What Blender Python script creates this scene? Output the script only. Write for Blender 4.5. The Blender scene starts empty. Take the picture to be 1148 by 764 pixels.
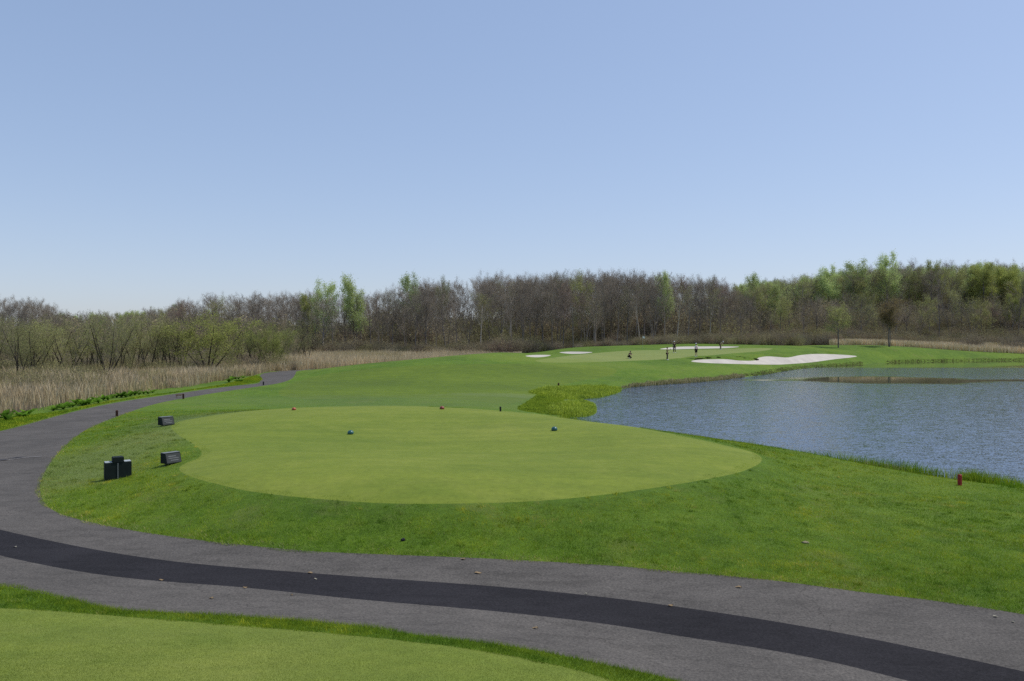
import bpy, bmesh, math, random
import numpy as np
from mathutils import Vector, Matrix
from mathutils.geometry import delaunay_2d_cdt

rng = np.random.default_rng(7)
random.seed(7)
SC = bpy.context.scene
COL = SC.collection
CX, CY, F, EYE = 574.0, 380.0, 900.0, 5.0      # optical centre column, horizon row, focal length in px, eye height over the water

# ------------------------------------------------------------------ render setup
SC.render.engine = 'CYCLES'
SC.view_settings.view_transform = 'Standard'
SC.view_settings.look = 'None'
SC.view_settings.exposure = 0
SC.cycles.use_denoising = False
try: SC.cycles.denoising_input_passes = 'RGB_ALBEDO_NORMAL'
except Exception: pass
SC.cycles.max_bounces = 6
SC.cycles.transparent_max_bounces = 4
SC.cycles.sample_clamp_indirect = 4

SUN_EL, SUN_AZ = math.radians(57), math.radians(72)
W = bpy.data.worlds.new("World"); SC.world = W; W.use_nodes = True
nt = W.node_tree; nt.nodes.clear()
sky = nt.nodes.new('ShaderNodeTexSky'); sky.sky_type = 'NISHITA'; sky.sun_disc = False
sky.sun_elevation = SUN_EL; sky.sun_rotation = SUN_AZ
sky.altitude = 0; sky.air_density = 1.0; sky.dust_density = 0.7; sky.ozone_density = 3.2
hsv = nt.nodes.new('ShaderNodeHueSaturation'); hsv.inputs['Saturation'].default_value = 1.08; hsv.inputs['Value'].default_value = 1.0
bg = nt.nodes.new('ShaderNodeBackground'); bg.inputs['Strength'].default_value = 0.125
wo = nt.nodes.new('ShaderNodeOutputWorld')
tint = nt.nodes.new('ShaderNodeMix'); tint.data_type = 'RGBA'; tint.blend_type = 'MULTIPLY'; tint.inputs[0].default_value = 1.0; tint.inputs[7].default_value = (2.12, 2.22, 2.58, 1)
nt.links.new(sky.outputs[0], hsv.inputs['Color']); gm = nt.nodes.new('ShaderNodeGamma'); gm.inputs[1].default_value = 0.50; nt.links.new(hsv.outputs[0], gm.inputs[0]); nt.links.new(gm.outputs[0], tint.inputs[6]); nt.links.new(tint.outputs[2], bg.inputs[0]); nt.links.new(bg.outputs[0], wo.inputs[0])

sl = bpy.data.lights.new('sun', 'SUN'); sl.energy = 3.5; sl.angle = math.radians(0.53); sl.color = (1.0, 0.945, 0.85)
so = bpy.data.objects.new('sun', sl); COL.objects.link(so)
sdir = Vector((math.sin(SUN_AZ)*math.cos(SUN_EL), math.cos(SUN_AZ)*math.cos(SUN_EL), math.sin(SUN_EL)))
so.rotation_euler = sdir.to_track_quat('Z', 'Y').to_euler(); so.location = (30, 40, 60)

cam = bpy.data.cameras.new('camera'); co = bpy.data.objects.new('camera', cam); COL.objects.link(co)
cam.sensor_width = 36; cam.lens = 36*F/1148; cam.clip_start = 0.1; cam.clip_end = 9000
cam.shift_y = -2/1148
co.location = (0, 0, EYE); co.rotation_euler = (math.pi/2, 0, 0); SC.camera = co

# ------------------------------------------------------------------ terrain
# control points: image column, distance, height of the ground below the eye
CTRL = [
 (-600,3,2.4),(574,0.5,1.7),(1700,3,2.4),(100,5,2.9),(574,5,3.0),(1100,5,3.1),
 (-100,8.3,3.5),(100,8.6,3.55),(300,9,3.7),(500,10,3.85),
 (0,14.5,4.2),(200,13.5,4.2),(400,12.5,4.2),(600,11.4,4.2),(760,10.3,4.25),(1148,8.5,4.3),
 (0,21,4.2),(200,16.6,4.2),(400,15.4,4.2),(600,15,4.2),(860,14,4.2),(1148,12.3,4.3),(1500,10,4.3),
 (-200,22,4.25),(20,25,4.25),(-250,34,4.25),(0,38,4.25),(100,40,4.25),(131,48,4.25),(200,60,4.25),(290,76,4.25),(310,86,4.2),(350,104,4.15),(312,96,4.15),
 (60,22.5,4.15),(60,28,4.12),(110,36,4.12),(170,45,4.1),
 (500,17.6,3.62),(420,17.8,3.62),(280,19,3.62),(215,21,3.64),(228,27,3.6),(194,32,3.6),(330,41.5,3.58),(430,42.5,3.56),(500,42,3.56),
 (620,37,3.58),(700,33.5,3.6),(770,30,3.62),(850,25,3.65),(760,20,3.62),(600,18,3.62),(500,25,3.6),(500,33,3.58),(350,28,3.6),(650,26,3.6),
 (200,19.3,4.05),(400,16.8,4.0),(600,16.6,4.0),(800,17.5,4.05),(130,24,4.12),(880,21,4.1),(900,25.5,4.25),
 (1000,17,4.2),(1148,17,4.35),(1000,22,4.4),(1148,21,4.5),(1300,17,4.45),
 (860,33,4.4),(936,30,4.5),(1012,27,4.6),(1072,25.7,4.62),(1148,24,4.62),(1400,20,4.6),
 (760,36,4.4),(700,39.5,4.45),(640,44,4.5),(580,49,4.4),(500,50,4.3),(400,50,4.3),(300,48,4.2),(240,48,4.18),
 (600,50,4.6),(640,52,4.85),(600,62,4.5),(560,63,4.25),(500,64,4.3),(400,64,4.28),(300,62,4.25),(645,60,4.85),(645,72,4.7),
 (400,80,4.1),(330,80,4.25),(450,102,2.75),(400,98,3.1),(350,98,3.75),(560,108,1.75),(500,104,2.25),
 (560,95,2.75),(620,97,3.2),(560,84,3.75),(620,84,4.15),(700,96,3.7),(700,106,2.95),(700,90,4.45),(650,88,4.1),
 (600,116,2.25),(640,133,2.05),(640,150,1.6),(700,165,1.35),(748,114,2.85),(780,118,2.65),(700,114,2.75),(756,126,2.25),
 (745,150,1.85),(808,150,2.05),(780,166,1.4),(780,176,1.05),(840,170,1.35),(900,172,1.7),(850,146,2.0),
 (790,116,3.05),(780,108,3.5),(830,122,3.1),(870,126,3.9),(870,138,2.95),(830,134,2.55),(880,146,2.3),(920,150,3.2),(960,162,3.6),(920,138,4.3),
 (800,104,4.2),(850,115,4.4),(1000,170,3.2),(1148,186,4.3),(1000,178,2.3),(1148,198,2.5),(1400,200,2.5),(940,176,1.95),(997,186,1.6),(1060,190,2.6),
 (450,118,4.2),(400,116,4.4),(330,116,4.4),(560,125,4.0),(450,150,4.3),(560,160,3.8),(300,150,4.3),
 (0,45,4.3),(-200,45,4.4),(0,75,4.4),(150,75,4.4),(0,110,4.4),(150,110,4.4),(-300,110,4.4),(270,90,4.25),(230,110,4.4),
 (0,250,2.5),(0,400,-1),(150,250,2),(150,450,-6),(300,200,3.2),(300,320,0),(650,190,2.4),(650,300,-3),(450,200,3),(450,300,-1),
 (850,200,1.8),(850,240,-2),(850,320,-8),(1000,212,1.5),(1000,250,-5.5),(1000,340,-11),(1148,214,1.5),(1148,250,-6),(1148,340,-12),(1500,230,1),(1500,340,-10),
 (-400,300,1),(-400,450,-3),
 (0,900,-4),(600,900,-8),(1148,900,-12),(1800,900,-8),(-800,900,-3),
]
def wxy(px, D): return ((px-CX)/F*D, D)
C = np.array([(*wxy(p, d), EYE-h) for p, d, h in CTRL])
# warp the plane so that near and far spacing are comparable (distance measured roughly in log range)
def warp(x, y):
    yy = np.maximum(y, -40.0) + 12.0
    yy = np.where(yy < 1, 1, yy)
    s = np.log(np.sqrt(yy*yy + 0.25*x*x) + 6)*20
    return np.stack([np.arctan2(x, yy + 4)*26, s], -1)
P = warp(C[:, 0], C[:, 1])
def K(d2): return 0.5*d2*np.log(np.maximum(d2, 1e-9))
n = len(P)
A = np.zeros((n+3, n+3))
d2 = ((P[:, None]-P[None])**2).sum(-1)
A[:n, :n] = K(d2) + np.eye(n)*0.6
A[:n, n] = 1; A[:n, n+1:] = P; A[n, :n] = 1; A[n+1:, :n] = P.T
sol = np.linalg.solve(A, np.concatenate([C[:, 2], np.zeros(3)]))
def tps(x, y):
    x = np.atleast_1d(np.asarray(x, float)); y = np.atleast_1d(np.asarray(y, float))
    out = np.empty(len(x))
    for i in range(0, len(x), 20000):
        q = warp(x[i:i+20000], y[i:i+20000])
        dd = ((q[:, None, 0]-P[None, :, 0])**2 + (q[:, None, 1]-P[None, :, 1])**2)
        out[i:i+20000] = K(dd) @ sol[:n] + sol[n] + q @ sol[n+1:]
    return np.clip(out, -1, 26)

def inside(poly, x, y):
    poly = np.asarray(poly); res = np.zeros(len(x), bool)
    x0, y0 = poly[:, 0].min(), poly[:, 1].min(); x1, y1 = poly[:, 0].max(), poly[:, 1].max()
    idx = np.nonzero((x >= x0) & (x <= x1) & (y >= y0) & (y <= y1))[0]
    xs, ys = x[idx], y[idx]; r = np.zeros(len(idx), bool)
    a = poly; b = np.roll(poly, -1, 0)
    for (ax, ay), (bx, by) in zip(a, b):
        if ay == by: continue
        c = ((ay > ys) != (by > ys)) & (xs < (bx-ax)*(ys-ay)/(by-ay)+ax)
        r ^= c
    res[idx] = r
    return res
def edge_dist(poly, x, y):
    poly = np.asarray(poly); best = np.full(len(x), 1e9)
    for (ax, ay), (bx, by) in zip(poly, np.roll(poly, -1, 0)):
        dx, dy = bx-ax, by-ay; L = dx*dx+dy*dy+1e-12
        t = np.clip(((x-ax)*dx+(y-ay)*dy)/L, 0, 1)
        best = np.minimum(best, (x-ax-t*dx)**2+(y-ay-t*dy)**2)
    return np.sqrt(best)
def spline(pts, closed=True, k=5):
    p = np.asarray(pts, float); m = len(p); out = []
    rg = range(m) if closed else range(m-1)
    for i in rg:
        if closed: a, b, c, d = p[(i-1) % m], p[i], p[(i+1) % m], p[(i+2) % m]
        else: a, b, c, d = p[max(i-1, 0)], p[i], p[i+1], p[min(i+2, m-1)]
        for j in range(k):
            t = j/k
            out.append(0.5*((2*b)+(-a+c)*t+(2*a-5*b+4*c-d)*t*t+(-a+3*b-3*c+d)*t**3))
    if not closed: out.append(p[-1])
    return np.array(out)

LAKE_PX = [(1300,403.3),(1148,404.3),(1060,405.2),(1000,406.6),(960,409),(920,411.6),(887,415),(858,420),(830,423.5),(800,427),(770,429.5),(745,431),(720,433),(697,436),
 (694,440),(672,446),(653,447.5),(655,449.5),(665,451.5),(668,458),(666,464),(655,467.5),(640,468),(625,469.5),(628,474),(650,478),(700,486),(760,496),(850,510),(920,518),
 (1000,529.5),(1072,540.5),(1107,545),(1148,549),(1300,572),(1700,606)]
lake = np.array([((px-CX)/F*(EYE*F/(py-CY)), EYE*F/(py-CY)) for px, py in LAKE_PX])
lake = np.vstack([lake, [(120, 30), (260, 60), (260, 150), (170, 196)]])
lake = spline(lake, True, 4)

def smooth(t): t = np.clip(t, 0, 1); return t*t*(3-2*t)
BUNK = []      # filled below, world polygons
def ground(x, y, bunk=True):
    x = np.atleast_1d(np.asarray(x, float)); y = np.atleast_1d(np.asarray(y, float))
    z = tps(x, y)
    near = (y < 260) & (x > -5)
    ix = np.nonzero(near)[0]
    if len(ix):
        d = edge_dist(lake, x[ix], y[ix]); ins = inside(lake, x[ix], y[ix])
        w = 1.2+0.02*y[ix]
        zz = z[ix]
        out = 0.03 + (np.maximum(zz, 0.12)-0.03)*smooth(d/w + 0.12)
        out = np.where(d > w, np.maximum(zz, 0.12), out)
        z[ix] = np.where(ins, 0.03-np.minimum(d*0.35, 1.2), out)
    if bunk:
        for bp, dep in BUNK:
            m = (x > bp[:, 0].min()-2) & (x < bp[:, 0].max()+2) & (y > bp[:, 1].min()-2) & (y < bp[:, 1].max()+2)
            ix = np.nonzero(m)[0]
            if len(ix):
                d = edge_dist(bp, x[ix], y[ix]); ins = inside(bp, x[ix], y[ix])
                z[ix] -= np.where(ins, dep*smooth(d/1.0), 0)
                if dep > 0.3:
                    back = inside(bp, x[ix], y[ix]-3.2) & ~ins
                    z[ix] += np.where(back, 0.42*smooth(d/0.5)*np.exp(-(d/2.2)**2), 0)
    return z
def cast(px, py, far=420, bunk=False):
    "first point of the ground seen through each image point"
    px = np.atleast_1d(px).astype(float); py = np.atleast_1d(py).astype(float)
    kx = (px-CX)/F; kz = (py-CY)/F; D = np.geomspace(3, far, 420); n_ = len(px)
    X_ = kx[:, None]*D; Y_ = np.broadcast_to(D, X_.shape); Z_ = EYE-kz[:, None]*D
    below = ground(X_.ravel(), Y_.ravel(), bunk).reshape(X_.shape) > Z_
    k = np.where(below.any(1), below.argmax(1), len(D)-1)
    lo = D[np.maximum(k-1, 0)].copy(); hi = D[k].copy()
    for _ in range(10):
        m = (lo+hi)/2; g_ = ground(kx*m, m, bunk) > EYE-kz*m
        hi = np.where(g_, m, hi); lo = np.where(g_, lo, m)
    m = (lo+hi)/2
    return np.stack([kx*m, m, ground(kx*m, m, bunk)], -1)
def castpoly(pts, k=4, closed=True):
    p = spline(pts, closed, k)
    return cast(p[:, 0], p[:, 1])[:, :2]
def gz(x, y): return float(ground([x], [y])[0])
def spot(px, py):
    r = cast([px], [py], bunk=True)[0]; return Vector(r)

# ---- region outlines
PATH_IN = [(1400,735),(1148,689),(1050,674),(974,665),(860,650),(761,641),(680,634),(560,627),(400,620.5),(348,618),(272,611),(195,602),(122,590),(70,577),(50,564),(45,547),(49,532),(62,512),(80,494),(99,481),(131,467.5),(167,455),(204,447),(262,437.5),(290,433.5),(312,430),(326,425.5),(331,420),(333,416.5),(345,415),(368,413)]
PATH_OUT = [(366,411.8),(345,413),(325,415.2),(300,418),(292,420.5),(291,426),(289,430),(262,433),(222,438),(183,443.7),(131,451.5),(78,463),(16,480),(-40,493),(-100,515),(-150,550),(-150,590),(-110,622),(-50,645),(0,657),(21,660),(122,682),(174,686),(279,692),(400,702),(480,714),(580,726),(680,746),(760,764),(900,808),(1148,900),(1400,1000)]
pin = castpoly(PATH_IN, 4, False); pout = castpoly(PATH_OUT, 4, False)
path_poly = np.vstack([pin, pout])
PT_TOP = [(-120,560),(-60,577),(0,594),(84,612),(160,625),(244,634.5),(400,646.5),(560,658),(680,670),(760,680.5),(860,695.5),(985,718),(1148,753),(1350,800)]
PT_BOT = [(1350,870),(1148,796),(1020,764),(935,743),(860,728.5),(760,713),(680,700),(560,686),(400,672),(275,659),(160,650),(84,640),(0,623),(-60,605),(-125,578)]
patch_poly = np.vstack([castpoly(PT_TOP, 4, False), castpoly(PT_BOT, 4, False)])
TEE = [(192,480),(198,474),(215,470),(260,463),(330,457.5),(430,455),(500,457),(560,460.5),(620,466.5),(700,477),(770,490),(830,503.5),(849,509.5),(854,516),(846,523),(820,532),(760,543),(680,554.5),(600,562),(500,565),(420,564),(340,558),(280,551),(240,542),(215,535),(201,527),(207,520),(222,514),(226,507),(217,498),(203,490)]
tee_poly = castpoly(TEE)
FT = [(-700,700),(-200,682),(0,682),(122,690),(260,701),(400,713),(560,733),(680,761),(760,800),(900,900)]
ft = castpoly(FT, 4, False)
ftee_poly = np.vstack([ft, [(2.2, 3.2), (0, 1.5), (-8, 2.5)]])
GREEN = [(600,404.5),(630,400),(655,397.3),(700,393.6),(745,392.6),(790,392.2),(840,390.6),(866,391),(852,394),(820,396.5),(790,399.3),(765,401.5),(740,403.3),(700,405),(660,406.3),(620,406.8)]
green_poly = castpoly(GREEN)
FAIR = [(585,450),(606,439),(650,427.5),(682,422),(690,414),(650,409.5),(560,408),(470,410),(400,415),(345,424),(312,440),(340,447.5),(430,446),(520,448),(556,453)]
fair_poly = castpoly(FAIR)
BUNKERS = [
 [(775,405.5),(782,403.6),(800,403),(816,403.1),(829,404.5),(846,404.4),(850,401.4),(860,399.8),(872,400.4),(884,401),(897,398.4),(916,397),(944,397.9),(961,399.9),(937,402.8),(910,406.4),(890,408),(871,409),(845,408.7),(816,408),(790,407)],
 [(740,391.4),(760,389),(790,388.6),(828,388.8),(815,390.4),(780,391.3),(750,391.9)],
 [(589,399.4),(598,398.2),(617,398.3),(612,400),(600,400.8)],
 [(627,395.4),(640,394.4),(664,395),(655,396.5),(640,396.9)],
]
bpolys = [castpoly(b, 3) for b in BUNKERS]
for bp, dep in zip(bpolys, (0.32, 0.2, 0.15, 0.15)): BUNK.append((bp, dep))

# ------------------------------------------------------------------ materials
def new_mat(name):
    m = bpy.data.materials.new(name); m.use_nodes = True
    t = m.node_tree; t.nodes.clear()
    o = t.nodes.new('ShaderNodeOutputMaterial')
    return m, t, o
class N:
    def __init__(s, t): s.t = t; s.co = None
    def add(s, k, **kw):
        n = s.t.nodes.new(k)
        for a, b in kw.items(): setattr(n, a, b)
        return n
    def L(s, a, b): s.t.links.new(a, b)
    def coord(s):
        if s.co is None: s.co = s.add('ShaderNodeTexCoord')
        return s.co.outputs['Object']
    def noise(s, scale, detail=4, rough=0.55, stretch=None, rot=0):
        v = s.coord()
        if stretch or rot:
            mp = s.add('ShaderNodeMapping'); mp.inputs['Scale'].default_value = stretch or (1, 1, 1); mp.inputs['Rotation'].default_value = (0, 0, rot)
            s.L(v, mp.inputs[0]); v = mp.outputs[0]
        nn = s.add('ShaderNodeTexNoise'); nn.inputs['Scale'].default_value = scale; nn.inputs['Detail'].default_value = detail; nn.inputs['Roughness'].default_value = rough
        s.L(v, nn.inputs['Vector']); return nn.outputs['Fac']
    def ramp(s, fac, stops, interp='LINEAR'):
        r = s.add('ShaderNodeValToRGB'); r.color_ramp.interpolation = interp; e = r.color_ramp.elements
        while len(e) < len(stops): e.new(0.5)
        for i, (p, c) in enumerate(stops): e[i].position = p; e[i].color = (*c, 1) if len(c) == 3 else c
        s.L(fac, r.inputs[0]); return r.outputs[0]
    def mix(s, fac, a, b, mode='MIX'):
        m = s.add('ShaderNodeMix', data_type='RGBA', blend_type=mode)
        if isinstance(fac, (int, float)): m.inputs[0].default_value = fac
        else: s.L(fac, m.inputs[0])
        for v, i in ((a, 6), (b, 7)):
            if isinstance(v, tuple): m.inputs[i].default_value = (*v, 1)
            else: s.L(v, m.inputs[i])
        return m.outputs[2]
    def math(s, op, a, b=0.0, clamp=False):
        m = s.add('ShaderNodeMath', operation=op, use_clamp=clamp)
        for v, i in ((a, 0), (b, 1)):
            if isinstance(v, (int, float)): m.inputs[i].default_value = v
            else: s.L(v, m.inputs[i])
        return m.outputs[0]
    def bump(s, h, strength=0.5, dist=0.02, normal=None):
        b = s.add('ShaderNodeBump'); b.inputs['Strength'].default_value = strength; b.inputs['Distance'].default_value = dist
        s.L(h, b.inputs['Height'])
        if normal is not None: s.L(normal, b.inputs['Normal'])
        return b.outputs[0]
    def pbr(s, color, rough=0.9, spec=0.2, normal=None, metal=0.0, out=None):
        p = s.add('ShaderNodeBsdfPrincipled')
        if isinstance(color, tuple): p.inputs['Base Color'].default_value = (*color, 1)
        else: s.L(color, p.inputs['Base Color'])
        if isinstance(rough, (int, float)): p.inputs['Roughness'].default_value = rough
        else: s.L(rough, p.inputs['Roughness'])
        p.inputs['Specular IOR Level'].default_value = spec; p.inputs['Metallic'].default_value = metal
        if normal is not None: s.L(normal, p.inputs['Normal'])
        if out: s.L(p.outputs[0], out.inputs[0])
        return p

def tints(g, c, mown=False):
    "worn, paler turf on the outer bend of the path"
    sp = g.add('ShaderNodeSeparateXYZ'); g.L(g.coord(), sp.inputs[0])
    for cx, cy, rx, ry, col, k in ((-13.6, 27.5, 2.6, 9.0, (0.185, 0.205, 0.085), 0.0 if mown else 0.42), (-15, 38.5, 3.0, 6, (0.14, 0.17, 0.07), 0.0 if mown else 0.5), (-3, 56, 26, 6.5, (0.105, 0.150, 0.048), 0.38), (6, 100, 14, 5, (0.155, 0.205, 0.030), 0.45), (2, 62, 9, 2.2, (0.15, 0.19, 0.08), 0.35)):
        a = g.math('DIVIDE', g.math('SUBTRACT', sp.outputs[0], cx), rx); b = g.math('DIVIDE', g.math('SUBTRACT', sp.outputs[1], cy), ry)
        d = g.math('SQRT', g.math('ADD', g.math('MULTIPLY', a, a), g.math('MULTIPLY', b, b)))
        d = g.math('ADD', d, g.math('MULTIPLY', g.math('SUBTRACT', g.noise(0.5, 4, 0.65), 0.5), 0.9))
        f = g.math('MULTIPLY', g.math('SUBTRACT', 1.1, d, True), k*1.6, True)
        c = g.mix(g.math('MINIMUM', f, k), c, col)
    return c
def grass_mat(name, dark, mid, light, dry, mown=False, big=0.12, med=1.1):
    m, t, o = new_mat(name); g = N(t)
    c1 = g.ramp(g.noise(big, 3, 0.5), [(0.32, dark), (0.5, mid), (0.68, light)])
    c2 = g.ramp(g.noise(med, 5, 0.62), [(0.3, dark), (0.52, mid), (0.72, light)])
    c = g.mix(0.5, c1, c2)
    f = g.ramp(g.noise(7.0 if not mown else 5.0, 6, 0.7), [(0.28, (0.62,)*3), (0.5, (1, 1, 1)), (0.72, (1.32, 1.28, 1.15))])
    c = g.mix(0.75 if not mown else 0.4, c, f, 'MULTIPLY')
    f2 = g.ramp(g.noise(70 if not mown else 110, 3, 0.7), [(0.3, (0.5,)*3), (0.5, (1, 1, 1)), (0.7, (1.5, 1.45, 1.3))])
    c = g.mix(0.6 if not mown else 0.5, c, f2, 'MULTIPLY')
    if mown:
        st = g.ramp(g.noise(1.1, 3, 0.6, (0.10, 1.0, 1.0), 0.35), [(0.35, (0.91, 0.93, 0.94)), (0.65, (1.07, 1.05, 1.03))])
        c = g.mix(1.0, c, st, 'MULTIPLY')
    else:
        mask = g.ramp(g.noise(0.35, 6, 0.7), [(0.56, (0, 0, 0)), (0.72, (1, 1, 1))])
        c = g.mix(g.math('MULTIPLY', mask, 0.5), c, dry)
    c = tints(g, c, mown)
    bm = g.bump(g.noise(55 if not mown else 90, 4, 0.7), 0.8 if not mown else 0.5, 0.03 if not mown else 0.008)
    bm = g.bump(g.noise(3.0, 4, 0.6), 0.35 if not mown else 0.15, 0.08, bm)
    g.pbr(c, 0.85, 0.12, bm, out=o)
    return m
M = {}
M['rough'] = grass_mat('rough_grass', (0.056, 0.108, 0.012), (0.090, 0.160, 0.015), (0.140, 0.204, 0.022), (0.17, 0.17, 0.06))
M['fair'] = grass_mat('fairway_grass', (0.070, 0.110, 0.016), (0.098, 0.150, 0.014), (0.136, 0.190, 0.018), (0.12, 0.16, 0.06), True, 0.06)
M['tee'] = grass_mat('tee_grass', (0.118, 0.168, 0.022), (0.155, 0.200, 0.028), (0.190, 0.225, 0.040), (0.2, 0.2, 0.08), True, 0.16)
M['ftee'] = grass_mat('mown_grass', (0.115, 0.165, 0.026), (0.152, 0.200, 0.036), (0.190, 0.225, 0.050), (0.2, 0.2, 0.08), True, 0.3)
M['floor'] = grass_mat('forest_floor', (0.05, 0.04, 0.028), (0.075, 0.062, 0.04), (0.09, 0.085, 0.04), (0.09, 0.08, 0.05))
M['mud'] = grass_mat('reed_bed', (0.07, 0.055, 0.038), (0.10, 0.08, 0.052), (0.12, 0.10, 0.06), (0.13, 0.11, 0.07))
M['green'] = grass_mat('putting_grass', (0.15, 0.20, 0.055), (0.185, 0.225, 0.065), (0.205, 0.235, 0.07), (0.2, 0.2, 0.08), True, 0.05)

def asphalt(name, c0, c1, speck, crack=True):
    m, t, o = new_mat(name); g = N(t)
    c = g.ramp(g.noise(0.5, 5, 0.6), [(0.3, c0), (0.7, c1)])
    f = g.ramp(g.noise(26, 5, 0.85), [(0.36, (0.5,)*3), (0.5, (1, 1, 1)), (0.64, (1.6, 1.58, 1.52))])
    c = g.mix(speck, c, f, 'MULTIPLY')
    st = g.ramp(g.noise(1.1, 6, 0.7, (1, 3, 1), 0.3), [(0.32, (0.70,)*3), (0.5, (1.0,)*3), (0.7, (1.10,)*3)])
    c = g.mix(0.8, c, st, 'MULTIPLY')
    if crack:
        vo = g.add('ShaderNodeTexVoronoi', feature='DISTANCE_TO_EDGE'); vo.inputs['Scale'].default_value = 0.35
        dn = g.add('ShaderNodeTexNoise'); dn.inputs['Scale'].default_value = 2.0; dn.inputs['Detail'].default_value = 5
        g.L(g.coord(), dn.inputs['Vector'])
        ad = g.add('ShaderNodeVectorMath', operation='ADD'); g.L(g.coord(), ad.inputs[0]); g.L(dn.outputs['Color'], ad.inputs[1]); g.L(ad.outputs[0], vo.inputs['Vector'])
        cr = g.ramp(vo.outputs['Distance'], [(0.0, (0.62,)*3), (0.008, (1, 1, 1))])
        cm = g.ramp(g.noise(0.25, 2), [(0.5, (0, 0, 0)), (0.6, (1, 1, 1))])
        c = g.mix(cm, c, g.mix(1.0, c, cr, 'MULTIPLY'))
    bm = g.bump(g.noise(75, 3, 0.8), 0.6, 0.006)
    g.pbr(c, 0.92, 0.12, bm, out=o)
    return m
M['path'] = asphalt('weathered_asphalt', (0.079, 0.0735, 0.068), (0.112, 0.103, 0.0945), 0.8)
M['patch'] = asphalt('fresh_asphalt', (0.017, 0.016, 0.0185), (0.026, 0.0245, 0.028), 0.8, False)

m, t, o = new_mat('bunker_sand'); g = N(t)
c = g.ramp(g.noise(0.4, 4), [(0.3, (0.42, 0.39, 0.345)), (0.7, (0.52, 0.485, 0.43))])
g.pbr(c, 0.95, 0.1, g.bump(g.noise(3, 5), 0.5, 0.05), out=o); M['sand'] = m

m, t, o = new_mat('pond_water'); g = N(t)
w1 = g.noise(1.6, 3, 0.6, (0.9, 1.3, 1), 0.35); w2 = g.noise(6.5, 3, 0.6, (0.8, 1.3, 1), -0.2); w3 = g.noise(0.28, 3, 0.5)
calm = g.noise(0.05, 4, 0.6, (0.35, 1.6, 1))
sepx = g.add('ShaderNodeSeparateXYZ'); g.L(g.coord(), sepx.inputs[0])
X, Y = sepx.outputs[0], sepx.outputs[1]
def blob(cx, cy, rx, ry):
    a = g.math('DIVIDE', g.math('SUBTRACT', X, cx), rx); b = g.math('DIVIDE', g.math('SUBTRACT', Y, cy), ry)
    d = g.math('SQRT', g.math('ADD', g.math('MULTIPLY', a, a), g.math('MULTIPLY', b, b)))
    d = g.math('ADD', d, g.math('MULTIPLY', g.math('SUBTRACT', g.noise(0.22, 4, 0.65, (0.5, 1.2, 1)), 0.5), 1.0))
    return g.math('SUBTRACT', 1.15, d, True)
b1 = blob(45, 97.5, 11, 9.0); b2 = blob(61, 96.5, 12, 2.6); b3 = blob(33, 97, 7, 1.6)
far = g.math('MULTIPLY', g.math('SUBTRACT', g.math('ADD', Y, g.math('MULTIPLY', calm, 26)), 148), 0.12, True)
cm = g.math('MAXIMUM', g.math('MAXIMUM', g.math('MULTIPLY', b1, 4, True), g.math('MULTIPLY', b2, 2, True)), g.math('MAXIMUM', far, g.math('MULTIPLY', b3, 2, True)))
def cnoise(scale, st, rot):
    mp = g.add('ShaderNodeMapping'); mp.inputs['Scale'].default_value = st; mp.inputs['Rotation'].default_value = (0, 0, rot); g.L(g.coord(), mp.inputs[0])
    nn = g.add('ShaderNodeTexNoise'); nn.inputs['Scale'].default_value = scale; nn.inputs['Detail'].default_value = 2; g.L(mp.outputs[0], nn.inputs['Vector'])
    sb = g.add('ShaderNodeVectorMath', operation='SUBTRACT'); g.L(nn.outputs['Color'], sb.inputs[0]); sb.inputs[1].default_value = (0.5, 0.5, 0.5); return sb.outputs[0]
def vscale(v, k):
    n_ = g.add('ShaderNodeVectorMath', operation='SCALE'); g.L(v, n_.inputs[0])
    if isinstance(k, (int, float)): n_.inputs['Scale'].default_value = k
    else: g.L(k, n_.inputs['Scale'])
    return n_.outputs[0]
def vadd(a_, b_):
    n_ = g.add('ShaderNodeVectorMath', operation='ADD'); g.L(a_, n_.inputs[0])
    if isinstance(b_, tuple): n_.inputs[1].default_value = b_
    else: g.L(b_, n_.inputs[1])
    return n_.outputs[0]
amp = g.math('SUBTRACT', 1.0, g.math('MULTIPLY', cm, 0.97))
gust = g.math('ADD', 0.78, g.math('MULTIPLY', g.noise(0.045, 4, 0.6, (0.5, 1.5, 1)), 0.45))
sl_ = vadd(vscale(cnoise(2.4, (0.7, 1.6, 1), 0.3), 0.20), vscale(cnoise(15.0, (0.8, 1.3, 1), -0.25), 0.52))
sl_ = vscale(sl_, g.math('MULTIPLY', amp, gust))
mu = g.add('ShaderNodeVectorMath', operation='MULTIPLY'); g.L(sl_, mu.inputs[0]); mu.inputs[1].default_value = (1, 1, 0)
nv = g.add('ShaderNodeVectorMath', operation='NORMALIZE'); g.L(vadd(mu.outputs[0], (0, 0, 1)), nv.inputs[0])
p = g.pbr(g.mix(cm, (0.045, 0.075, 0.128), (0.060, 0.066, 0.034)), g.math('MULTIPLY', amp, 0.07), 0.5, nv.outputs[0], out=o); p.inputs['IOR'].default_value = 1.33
p.inputs['Specular IOR Level'].default_value = 0.5
M['water'] = m

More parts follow.
